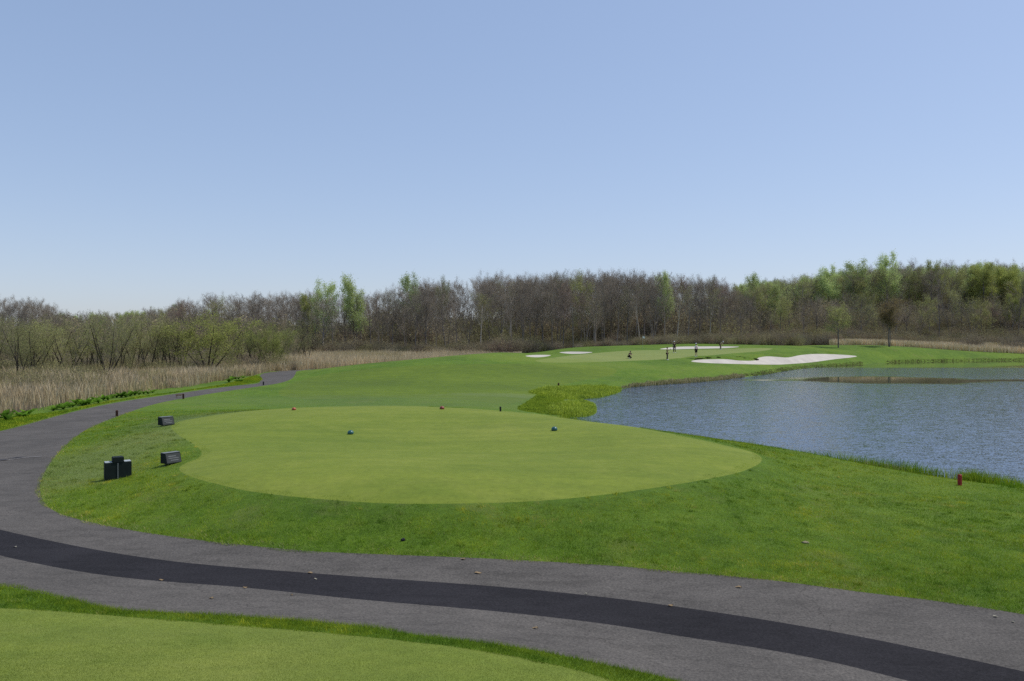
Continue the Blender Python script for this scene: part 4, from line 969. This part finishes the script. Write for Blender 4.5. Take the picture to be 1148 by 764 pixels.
def tee_sign(px, py, wpx, hpx, rz, label, text=True):
    s_ = spot(px, py); u_ = s_.y/F; w_ = wpx*u_; h_ = hpx*u_; dp = w_*0.62
    r = empty('tee_sign', s_, rz, label=label, cat='sign', group=None)
    bm = bmesh.new()        # wedge: front lower than the back, front face leaning back
    pr_ = [(-dp/2, 0.04), (dp/2, 0.04), (dp/2, h_), (-dp/2+dp*0.30, h_*0.98)]
    a_ = [bm.verts.new((-w_/2, p[0], p[1])) for p in pr_]; b_ = [bm.verts.new((w_/2, p[0], p[1])) for p in pr_]
    bm.faces.new(a_); bm.faces.new(b_[::-1])
    for i in range(4): bm.faces.new((a_[i], b_[i], b_[(i+1) % 4], a_[(i+1) % 4]))
    bobj('cabinet', bm, M['dgreen'], r, bevel=0.008)
    nrm_ = Vector((0, -(h_*0.98-0.04), dp*0.30)).normalized(); up_ = Vector((0, dp*0.30, h_*0.98-0.04)).normalized()
    c0 = Vector((0, -dp/2+dp*0.15, (h_*0.98+0.04)/2))
    def slab(nm, cx, cy, sx, sy, off, th, mat, par):
        bm = bmesh.new(); vs_ = []
        for k_ in (off, off+th):
            for ax, ay in ((-1, -1), (1, -1), (1, 1), (-1, 1)):
                vs_.append(bm.verts.new(c0+Vector((1, 0, 0))*(cx+ax*sx/2)+up_*(cy+ay*sy/2)+nrm_*k_))
        for f in ((0, 3, 2, 1), (4, 5, 6, 7), (0, 1, 5, 4), (1, 2, 6, 5), (2, 3, 7, 6), (3, 0, 4, 7)): bm.faces.new([vs_[i] for i in f])
        return bobj(nm, bm, mat, par)
    fp = slab('face_panel', 0, 0, w_*0.9, h_*0.78, 0.001, 0.006, M['signface'], r)
    slab('lettering', -w_*0.08, h_*0.17, w_*0.5, h_*0.09, 0.0085, 0.002, M['signtext'], fp)
    slab('lettering', 0.0, -0.0, w_*0.66, h_*0.08, 0.0085, 0.002, M['signtext'], fp)
    slab('lettering', w_*0.05, -h_*0.18, w_*0.5, h_*0.08, 0.0085, 0.002, M['signtext'], fp)
    for sx in (-1, 1):
        bm = bmesh.new(); TUBE(bm, [(sx*w_*0.36, 0, -0.12), (sx*w_*0.36, 0, 0.05)], 0.015, 8); bobj('leg', bm, M['black'], r)
    bm = bmesh.new(); BX(bm, (0, dp*0.15, h_+0.004), (w_*1.0, dp*0.66, 0.008)); bobj('top_panel', bm, M['seam'], r)
tee_sign(192, 520.5, 19, 13, math.radians(56), 'dark wedge-shaped tee sign with a pale grey face nearest the litter bin')
tee_sign(186.5, 477.5, 15, 10, math.radians(56), 'smaller looking dark tee sign near the far left end of the tee')

def stake(px, py, hpx, wpx, mat, label, cat='stake', cap=True, name='marker_stake', lean=0.0):
    s_ = spot(px, py); u_ = s_.y/F; h_ = hpx*u_; w_ = wpx*u_
    r = empty(name, s_, 0.4, label=label, cat=cat); r.rotation_euler[1] = lean
    bm = bmesh.new(); BX(bm, (0, 0, h_*0.45-0.04), (w_, w_, h_*0.9+0.08)); bobj('post', bm, mat, r, bevel=w_*0.12)
    bm = bmesh.new(); BX(bm, (0, 0, h_*0.95), (w_*1.08, w_*1.08, h_*0.1), 0, 0.55); bobj('cap', bm, mat, r, bevel=w_*0.08)
    return r
stake(131, 467, 7, 2.6, M['brown'], 'brown wooden stake on the grass edge of the path nearest the litter bin')
stake(205.5, 447.5, 6, 2.0, M['brown'], 'brown stake with a tan leaning board at the path edge')
stake(295.3, 432, 4.2, 1.4, M['black'], 'tiny dark stake where the path bends away')
stake(561, 461.5, 5.5, 1.7, M['black'], 'dark stake just beyond the back edge of the tee')
stake(626, 434.5, 5, 1.6, M['brown'], 'small brown stake beside the iris leaves', lean=0.05)
stake(1076, 544.5, 12.5, 3.6, M['red'], 'red hazard stake on the near bank of the pond')
s_ = spot(201.5, 446.2); u_ = s_.y/F
bm = bmesh.new()
BX(bm, (0, 0, 3.6*u_), (9*u_, 0.05, 0.9*u_), 0.1); BX(bm, (-1.5*u_, 0.06, 2.6*u_), (6*u_, 0.04, 0.7*u_), 0.2); BX(bm, (-3.5*u_, 0.03, 1.4*u_), (0.04, 0.04, 2.8*u_)); 
o_ = bobj('leaning_board', bm, M['tan'], None, bevel=0.004); o_.location = s_; tag(o_, 'tan wooden board rail beside the brown stake at the path edge', 'board')

def tee_marker(px, py, wpx, mat, label, group):
    s_ = spot(px, py); u_ = s_.y/F; r_ = wpx*u_/2
    bm = bmesh.new(); bmesh.ops.create_uvsphere(bm, u_segments=20, v_segments=12, radius=r_)
    for v in bm.verts: v.co.z = v.co.z*0.85+r_*0.45
    o_ = empty('tee_marker', s_, label=label, cat='tee marker', group=group)
    for v in bm.verts:
        if v.co.z < 0: v.co.z = -0.005
    bobj('dome', bm, mat, o_, sm=True)
    bm = bmesh.new(); TUBE(bm, [(0, 0, -0.05), (0, 0, 0.012)], [r_*0.75, r_*0.8], 14); bobj('base_ring', bm, M['black'], o_)
tee_marker(393, 487, 7, M['mblue'], 'dark blue green tee marker on the left of the tee', 'blue green tee markers')
tee_marker(621.5, 483, 7, M['mblue'], 'dark blue green tee marker on the right of the tee', 'blue green tee markers')
tee_marker(329.5, 460, 4.8, M['mred'], 'orange red tee marker at the back left of the tee', 'red tee markers')
tee_marker(495.5, 459, 5.4, M['mdred'], 'dark red tee marker at the back middle of the tee', 'red tee markers')

# flagstick
D_ = 137.0; x_ = (720.5-CX)/F*D_; z_ = gz(x_, D_)
r = empty('flagstick', (x_, D_, z_), 0, label='flagstick with a small white flag on the putting green', cat='flag')
bm = bmesh.new(); TUBE(bm, [(0, 0, -0.1), (0, 0, 2.25)], 0.011, 8); bobj('pole', bm, M['steel'], r)
bm = bmesh.new(); rows = []
for i in range(7):
    t_ = i/6; yy = 0.05*math.sin(t_*5); dz_ = -0.10*t_*t_
    rows.append((bm.verts.new((0.014+0.36*t_, yy, 2.22+dz_-0.06*t_)), bm.verts.new((0.014+0.33*t_, yy+0.02, 1.86+dz_*1.3+0.06*t_))))
for a_, b_ in zip(rows, rows[1:]): bm.faces.new((a_[0], b_[0], b_[1], a_[1]))
bobj('flag', bm, M['white'], r, sm=True)

# ------------------------------------------------------------------ people (continuous skinned figures)
M['skin'] = simple('skin', (0.42, 0.26, 0.18), 0.6, 0.3, 0.05, 9)
M['hair'] = simple('dark_hair', (0.02, 0.016, 0.014), 0.6, 0.3, 0.2, 9)
for k, c_ in dict(c_white=(0.72, 0.73, 0.75), c_olive=(0.13, 0.12, 0.035), c_navy=(0.015, 0.017, 0.03), c_black=(0.012, 0.012, 0.014), c_beige=(0.45, 0.40, 0.33), c_grey=(0.30, 0.31, 0.34), c_khaki=(0.18, 0.14, 0.09)).items():
    M[k] = simple(k+'_cloth', c_, 0.9, 0.1, 0.12, 14)
def skin_mesh(name, joints, bones, mat, parent, sub=1, root=0):
    me = bpy.data.meshes.new(name); keys = list(joints); idx = {k: i for i, k in enumerate(keys)}
    me.from_pydata([joints[k][0] for k in keys], [(idx[a], idx[b]) for a, b in bones], [])
    o = link(name, me, parent); md = o.modifiers.new('skin', 'SKIN')
    for i, k in enumerate(keys):
        r_ = joints[k][1]; r_ = (r_, r_) if isinstance(r_, (int, float)) else r_
        me.skin_vertices[0].data[i].radius = r_; me.skin_vertices[0].data[i].use_root = (i == root)
    md.use_smooth_shade = True
    s_ = o.modifiers.new('sub', 'SUBSURF'); s_.levels = sub; s_.render_levels = sub
    # bake the figure to plain mesh so that it is ordinary geometry
    dg = bpy.context.evaluated_depsgraph_get(); ev = o.evaluated_get(dg); nm = bpy.data.meshes.new_from_object(ev)
    o.modifiers.clear(); o.data = nm; nm.materials.clear(); nm.materials.append(mat)
    for p_ in nm.polygons: p_.use_smooth = True
    return o
def person(px, D, rz, pose, shirt, legs, cap, label, short_sleeve=True, shorts=False, hgt=1.75):
    x_ = (px-CX)/F*D; z_ = gz(x_, D)
    r = empty('person', (x_, D, z_), rz, label=label, cat='person'); r.scale = (hgt/1.75,)*3
    # default standing, facing -Y
    J = dict(pel=(0, 0, .95), wai=(0, .01, 1.10), che=(0, 0, 1.32), nek=(0, 0, 1.47), hdb=(0, -.01, 1.56), hdt=(0, -.02, 1.70))
    for s, n_ in ((-1, 'l'), (1, 'r')):
        J['sh'+n_] = (s*.17, 0, 1.40); J['el'+n_] = (s*.25, .02, 1.13); J['wr'+n_] = (s*.26, -.06, .88); J['ha'+n_] = (s*.26, -.09, .80)
        J['hi'+n_] = (s*.10, 0, .90); J['kn'+n_] = (s*.12, -.02, .49); J['an'+n_] = (s*.13, .03, .09); J['to'+n_] = (s*.15, -.14, .04)
    if pose == 'crouch':
        J.update(pel=(0, .18, .30), wai=(0, .12, .44), che=(0, -.03, .62), nek=(0, -.10, .76), hdb=(0, -.14, .84), hdt=(0, -.17, .97))
        for s, n_ in ((-1, 'l'), (1, 'r')):
            J['sh'+n_] = (s*.17, -.06, .70); J['el'+n_] = (s*.26, -.26, .52); J['wr'+n_] = (s*.12, -.42, .50); J['ha'+n_] = (s*.05, -.48, .50)
            J['hi'+n_] = (s*.10, .16, .28); J['kn'+n_] = (s*.20, -.24, .46); J['an'+n_] = (s*.17, -.06, .09); J['to'+n_] = (s*.19, -.22, .04)
        J['knr'] = (.20, -.18, .14); J['anr'] = (.17, .20, .07); J['tor'] = (.17, .10, .03)
    elif pose == 'putt':
        J.update(pel=(0, .12, .90), wai=(0, .05, 1.03), che=(0, -.12, 1.19), nek=(0, -.24, 1.30), hdb=(0, -.31, 1.34), hdt=(0, -.42, 1.42))
        for s, n_ in ((-1, 'l'), (1, 'r')):
            J['sh'+n_] = (s*.16, -.18, 1.24); J['el'+n_] = (s*.18, -.30, 1.0); J['wr'+n_] = (s*.05, -.38, .80); J['ha'+n_] = (s*.02, -.40, .73)
            J['hi'+n_] = (s*.10, .12, .86); J['kn'+n_] = (s*.15, .0, .48); J['an'+n_] = (s*.17, .05, .09); J['to'+n_] = (s*.19, -.12, .04)
    elif pose == 'walk':
        J['knl'] = (-.11, -.14, .50); J['anl'] = (-.11, -.26, .10); J['tol'] = (-.12, -.42, .06); J['knr'] = (.11, .06, .48); J['anr'] = (.12, .28, .12); J['tor'] = (.13, .16, .03)
        J['ell'] = (-.25, .10, 1.15); J['wrl'] = (-.24, .14, .92); J['hal'] = (-.24, .13, .84); J['elr'] = (.25, -.06, 1.14); J['wrr'] = (.23, -.24, .98); J['har'] = (.22, -.30, .94)
    elif pose == 'armup':
        J['elr'] = (.34, -.14, 1.30); J['wrr'] = (.26, -.34, 1.42); J['har'] = (.24, -.40, 1.47)
        J['knl'] = (-.16, -.03, .49); J['anl'] = (-.20, .03, .09); J['tol'] = (-.23, -.14, .04)
    R = dict(pel=(.135, .10), wai=(.12, .09), che=(.15, .11), nek=.052, hdb=(.07, .08), hdt=(.078, .088))
    for n_ in 'lr': R.update({'sh'+n_: .055, 'el'+n_: .04, 'wr'+n_: .027, 'ha'+n_: (.035, .02), 'hi'+n_: .085, 'kn'+n_: .055, 'an'+n_: .038, 'to'+n_: (.042, .03)})
    bones = [('pel', 'wai'), ('wai', 'che'), ('che', 'nek'), ('nek', 'hdb'), ('hdb', 'hdt')]
    for n_ in 'lr': bones += [('che', 'sh'+n_), ('sh'+n_, 'el'+n_), ('el'+n_, 'wr'+n_), ('wr'+n_, 'ha'+n_), ('pel', 'hi'+n_), ('hi'+n_, 'kn'+n_), ('kn'+n_, 'an'+n_), ('an'+n_, 'to'+n_)]
    # five fingers on each hand
    JJ = {k: (J[k], R[k]) for k in J}
    for s, n_ in ((-1, 'l'), (1, 'r')):
        h0 = Vector(J['ha'+n_]); dv = (h0-Vector(J['wr'+n_])).normalized(); sd = dv.cross(Vector((s, 0, 0.2))).normalized()
        for f_i, (o1, ln_) in enumerate(((-.030, .060), (-.010, .075), (.010, .070), (.030, .055))):
            a1 = h0+sd*o1+dv*.03; b1 = a1+dv*ln_*.6+Vector((-s*.012, 0, 0)); 
            JJ['f%d%s' % (f_i, n_)] = (tuple(a1), .009); JJ['g%d%s' % (f_i, n_)] = (tuple(b1), .008)
            bones += [('ha'+n_, 'f%d%s' % (f_i, n_)), ('f%d%s' % (f_i, n_), 'g%d%s' % (f_i, n_))]
        tb = Vector(J['wr'+n_])*0.45+h0*0.55-sd*.035; JJ['t0'+n_] = (tuple(tb), .012); JJ['t1'+n_] = (tuple(tb-sd*.02+dv*.04), .009)
        bones += [('ha'+n_, 't0'+n_), ('t0'+n_, 't1'+n_)]
    skin_mesh('body', JJ, bones, M['skin'], r)
    def sub(names, infl, bs): return {k: (J[k], tuple(q_*infl for q_ in ((R[k],)*2 if isinstance(R[k], (int, float)) else R[k]))) for k in names}, bs
    # shirt: torso and sleeves
    Js, _ = sub(['pel', 'wai', 'che'], 1.12, None); bs = [('pel', 'wai'), ('wai', 'che')]
    Js['nk'] = (tuple(Vector(J['che'])*.25+Vector(J['nek'])*.75), (.07, .07)); bs.append(('che', 'nk'))
    for n_ in 'lr':
        Js['sh'+n_] = (J['sh'+n_], .072); e_ = Vector(J['el'+n_]); s0 = Vector(J['sh'+n_])
        Js['sl'+n_] = (tuple(s0*.25+e_*.75) if short_sleeve else tuple(e_), .058); bs += [('che', 'sh'+n_), ('sh'+n_, 'sl'+n_)]
        if not short_sleeve: Js['cf'+n_] = (J['wr'+n_], .040); bs.append(('sl'+n_, 'cf'+n_))
    skin_mesh('shirt', Js, bs, M[shirt], r)
    Jt = {'pel': (J['pel'], (.155, .12))}; bt = []
    for n_ in 'lr':
        Jt['hi'+n_] = (J['hi'+n_], .105); Jt['kn'+n_] = (J['kn'+n_], .078); bt += [('pel', 'hi'+n_), ('hi'+n_, 'kn'+n_)]
        if not shorts: Jt['an'+n_] = (J['an'+n_], .062); bt.append(('kn'+n_, 'an'+n_))
    skin_mesh('shorts' if shorts else 'trousers', Jt, bt, M[legs], r)
    # head details
    hb, ht = Vector(J['hdb']), Vector(J['hdt']); up_ = (ht-hb).normalized(); c_ = hb*.35+ht*.65
    fw = (Vector((0, -1, 0))-up_*up_.dot(Vector((0, -1, 0)))).normalized(); sd = Vector((1, 0, 0))
    bm = bmesh.new(); SPH(bm, c_+up_*.02+fw*-.015, .104, (.93, 1.0, 1.0)); 
    bmesh.ops.delete(bm, geom=[v for v in bm.verts if (v.co-c_).dot(fw) > .045 and (v.co-c_).dot(up_) < .05 or (v.co-c_).dot(up_) < -.06], context='VERTS')
    bobj('hair', bm, M['hair'], r, True)
    for s in (-1, 1):
        bm = bmesh.new(); SPH(bm, c_+fw*.088+sd*s*.032-up_*.01, .012, u=8, v=6); bobj('eye', bm, M['black'], r, True)
    bm = bmesh.new(); SPH(bm, c_+fw*.10-up_*.035, .015, (.8, 1.2, 1.2), 8, 6); bobj('nose', bm, M['skin'], r, True)
    if cap:
        bm = bmesh.new(); SPH(bm, c_+up_*.045, .115, (.95, 1.0, .85))
        bmesh.ops.delete(bm, geom=[v for v in bm.verts if (v.co-c_).dot(up_) < .035], context='VERTS')
        pts_ = [c_+up_*.045+fw*(.095+.085*math.sin(a))+sd*.085*math.cos(a) for a in [math.pi*i/6 for i in range(7)]]
        v0 = [bm.verts.new(p_) for p_ in pts_]; bm.faces.new(v0); bobj('cap', bm, M[cap], r, True)
    for n_ in 'lr':
        an, to = Vector(J['an'+n_]), Vector(J['to'+n_]); dv = Vector((to.x-an.x, to.y-an.y, 0)).normalized()
        bm = bmesh.new(); m0 = (an+to)/2; SPH(bm, (m0.x+dv.x*.01, m0.y+dv.y*.01, max(min(an.z, to.z), .04)), .14, (.36, 1.0, .36), 10, 8)
        bmesh.ops.delete(bm, geom=[v for v in bm.verts if v.co.z < -0.01], context='VERTS')
        bobj('shoe', bm, M['c_white' if legs != 'c_white' else 'c_black'], r, True)
    bpy.context.view_layer.update()
    return r, J
def club(r, J, hand, foot, label):
    mw = Matrix.Translation(r.location) @ Matrix.Rotation(r.rotation_euler[2], 4, 'Z')
    h0 = Vector(J[hand]); ft_ = Vector(foot)
    e = empty('golf_club', mw @ ft_, r.rotation_euler[2], label=label, cat='golf club')
    top_ = h0-ft_; ext = top_.normalized()*.14
    bm = bmesh.new(); TUBE(bm, [(0, 0, .03), tuple(top_)], .007, 6); bobj('shaft', bm, M['steel'], e)
    bm = bmesh.new(); TUBE(bm, [tuple(top_-ext), tuple(top_+ext*.7)], .014, 8); bobj('grip', bm, M['black'], e)
    bm = bmesh.new(); BX(bm, (.03, 0, .02), (.11, .03, .035)); bobj('club_head', bm, M['steel'], e, bevel=.004)
p1, J1 = person(706, 112.5, 0.5, 'crouch', 'c_navy', 'c_black', None, 'golfer crouching on the left of the putting green in dark clothes', hgt=1.8)
p2, J2 = person(748, 111.8, 1.2, 'armup', 'c_olive', 'c_black', None, 'golfer in an olive top and black trousers standing right of the flag', hgt=1.82)
club(p2, J2, 'hal', (-.34, -.20, 0), 'putter held by the golfer in the olive top')
p3, J3 = person(756, 126.5, -0.4, 'stand', 'c_navy', 'c_black', 'c_white', 'golfer with a white cap and navy shirt at the left end of the back bunker', hgt=1.8)
club(p3, J3, 'har', (.42, -.25, 0), 'putter of the golfer with the white cap and navy shirt')
p4, J4 = person(780.5, 115.5, -2.6, 'stand', 'c_white', 'c_black', 'c_white', 'golfer in a white shirt and black shorts near the large bunker', shorts=True, hgt=1.88)
club(p4, J4, 'hal', (-.36, -.25, 0), 'putter of the golfer in the white shirt')
p5, J5 = person(808, 148, 0.9, 'putt', 'c_beige', 'c_khaki', 'c_white', 'golfer in a beige shirt bending to putt, rightmost on the green', hgt=1.85)
club(p5, J5, 'har', (.02, -.52, 0), 'putter of the golfer in the beige shirt')

# ------------------------------------------------------------------ small things on the ground
M['dleaf'] = simple('dry_leaf', (0.24, 0.175, 0.10), 0.85, 0.15, 0.3, 30)
M['pleaf'] = simple('pale_leaf', (0.29, 0.275, 0.22), 0.85, 0.15, 0.2, 30)
M['stone'] = simple('pale_stone', (0.24, 0.21, 0.13), 0.9, 0.2, 0.25, 20, 0.003)
def leaf(px, py, wpx, mat, label):
    s_ = spot(px, py); u_ = s_.y/F; L_ = wpx*u_*0.72; a_ = random.uniform(-.5, .5)
    bm = bmesh.new(); n_ = 8; up_v, lo_v = [], []
    for i in range(n_+1):
        t_ = i/n_; w_ = L_*0.30*math.sin(math.pi*t_)**0.8*(1+0.18*math.sin(t_*19)); xx = (t_-.5)*L_; zz = .006+0.008*math.sin(t_*5+a_*4)+.004*t_
        up_v.append((xx, w_, zz+.012)); lo_v.append((xx, -w_, zz+.006))
    mid = [bm.verts.new(((i/n_-.5)*L_, 0, .005+0.008*max(0, math.sin(i/n_*5+a_*4)))) for i in range(n_+1)]
    U_ = [bm.verts.new(v) for v in up_v]; D2 = [bm.verts.new(v) for v in lo_v]
    for i in range(n_):
        for rr_ in (U_, D2):
            try: bm.faces.new((mid[i], mid[i+1], rr_[i+1], rr_[i]))
            except ValueError: pass
    o_ = bobj('fallen_leaf', bm, mat, None, True); o_.location = s_; o_.rotation_euler = (0, 0, a_); tag(o_, label, 'leaf', 'fallen leaves on the path')
for a_ in [(17,614,6,'pleaf','pale leaf on the dark asphalt strip at the left edge'), (181,651,7,'dleaf','tan leaf on the lower edge of the dark strip, left of the other one there'), (275,659.5,7,'dleaf','tan leaf on the lower edge of the dark strip, right of the other one there'),
           (237,671.5,8,'dleaf','brown leaf on the grey asphalt below the dark strip at left'), (348,643,8,'dleaf','brown leaf at the upper edge of the dark strip'), (354,650,5,'pleaf','small pale leaf on the dark strip left of centre'),
           (536,643,11,'dleaf','large tan leaf on the grey asphalt above the dark strip'), (519,627.5,9,'dleaf','brown leaf at the grass edge of the path near the middle'), (600,705,10,'dleaf','tan leaf on the grey asphalt below the dark strip at centre'),
           (657,666.5,5,'pleaf','tiny pale leaf touching the upper edge of the dark strip'), (828,659,10,'dleaf','tan leaf on the path right of centre'), (752,679.5,9,'dleaf','thin brown leaf along the dark strip right of centre'),
           (1116,692,8,'pleaf','pale leaf by the grass edge near the right of the frame'), (1136,698,6,'pleaf','small pale leaf nearest the right edge of the frame'), (327,668,4,'dleaf','very small leaf on the dark strip')]:
    leaf(a_[0], a_[1], a_[2], M[a_[3]], a_[4])
def lump(name, px, py, w_, h_, mat, label, cat):
    s_ = spot(px, py); u_ = s_.y/F; bm = bmesh.new()
    bmesh.ops.create_icosphere(bm, subdivisions=3, radius=1)
    for v in bm.verts:
        k_ = 1+.14*math.sin(v.co.x*5+v.co.y*3)+.08*math.sin(v.co.z*9+v.co.x*4)
        v.co = Vector((v.co.x*w_*u_/2*k_, v.co.y*w_*u_*.35*k_, v.co.z*h_*u_/2*k_+h_*u_*.25))
    o_ = bobj(name, bm, mat, None, True); o_.location = s_; tag(o_, label, cat)
lump('stone', 903, 609, 8, 2.6, M['stone'], 'pale flat stone lying in the grass at right', 'stone')
lump('clod', 452, 606.5, 5, 4, M['black'], 'small dark clod in the grass above the path', 'clod')

# joint across the path at the left: a pale strip with dark damp stains
def ground_strip(name, pts_px, half, off, mat, kind='structure'):
    P_ = cast([p[0] for p in pts_px], [p[1] for p in pts_px]); bm = bmesh.new(); rows = []
    for i in range(len(P_)):
        d_ = P_[min(i+1, len(P_)-1), :2]-P_[max(i-1, 0), :2]; d_ /= np.linalg.norm(d_); n_ = np.array([-d_[1], d_[0]])*(half[i] if hasattr(half, '__len__') else half)
        rows.append([bm.verts.new((*(P_[i, :2]+s*n_), float(ground([P_[i, 0]+s*n_[0]], [P_[i, 1]+s*n_[1]])[0])+off)) for s in (-1, 1)])
    for a_, b_ in zip(rows, rows[1:]): bm.faces.new((a_[0], a_[1], b_[1], b_[0]))
    o_ = bobj(name, bm, mat); o_['kind'] = kind
    return o_
M['stain'] = simple('damp_asphalt', (0.05, 0.047, 0.05), 0.8, 0.3, 0.3, 3)
M['joint'] = simple('pale_joint_filler', (0.22, 0.21, 0.21), 0.9, 0.2, 0.3, 4)
ground_strip('path_joint', [(-30,519.5),(0,517),(15,515.5),(30,513.5),(47,512.3)], 0.035, 0.022, M['joint'])
ground_strip('damp_stain', [(-12,517.3),(-4,516.6),(4,516.2),(10,516)], [0.01, 0.10, 0.09, 0.01], 0.028, M['stain'])
ground_strip('damp_stain', [(9,514.6),(17,513.8),(24,513.5),(30,512.8)], [0.01, 0.08, 0.09, 0.01], 0.028, M['stain'])

print('trees', n_tree[0])
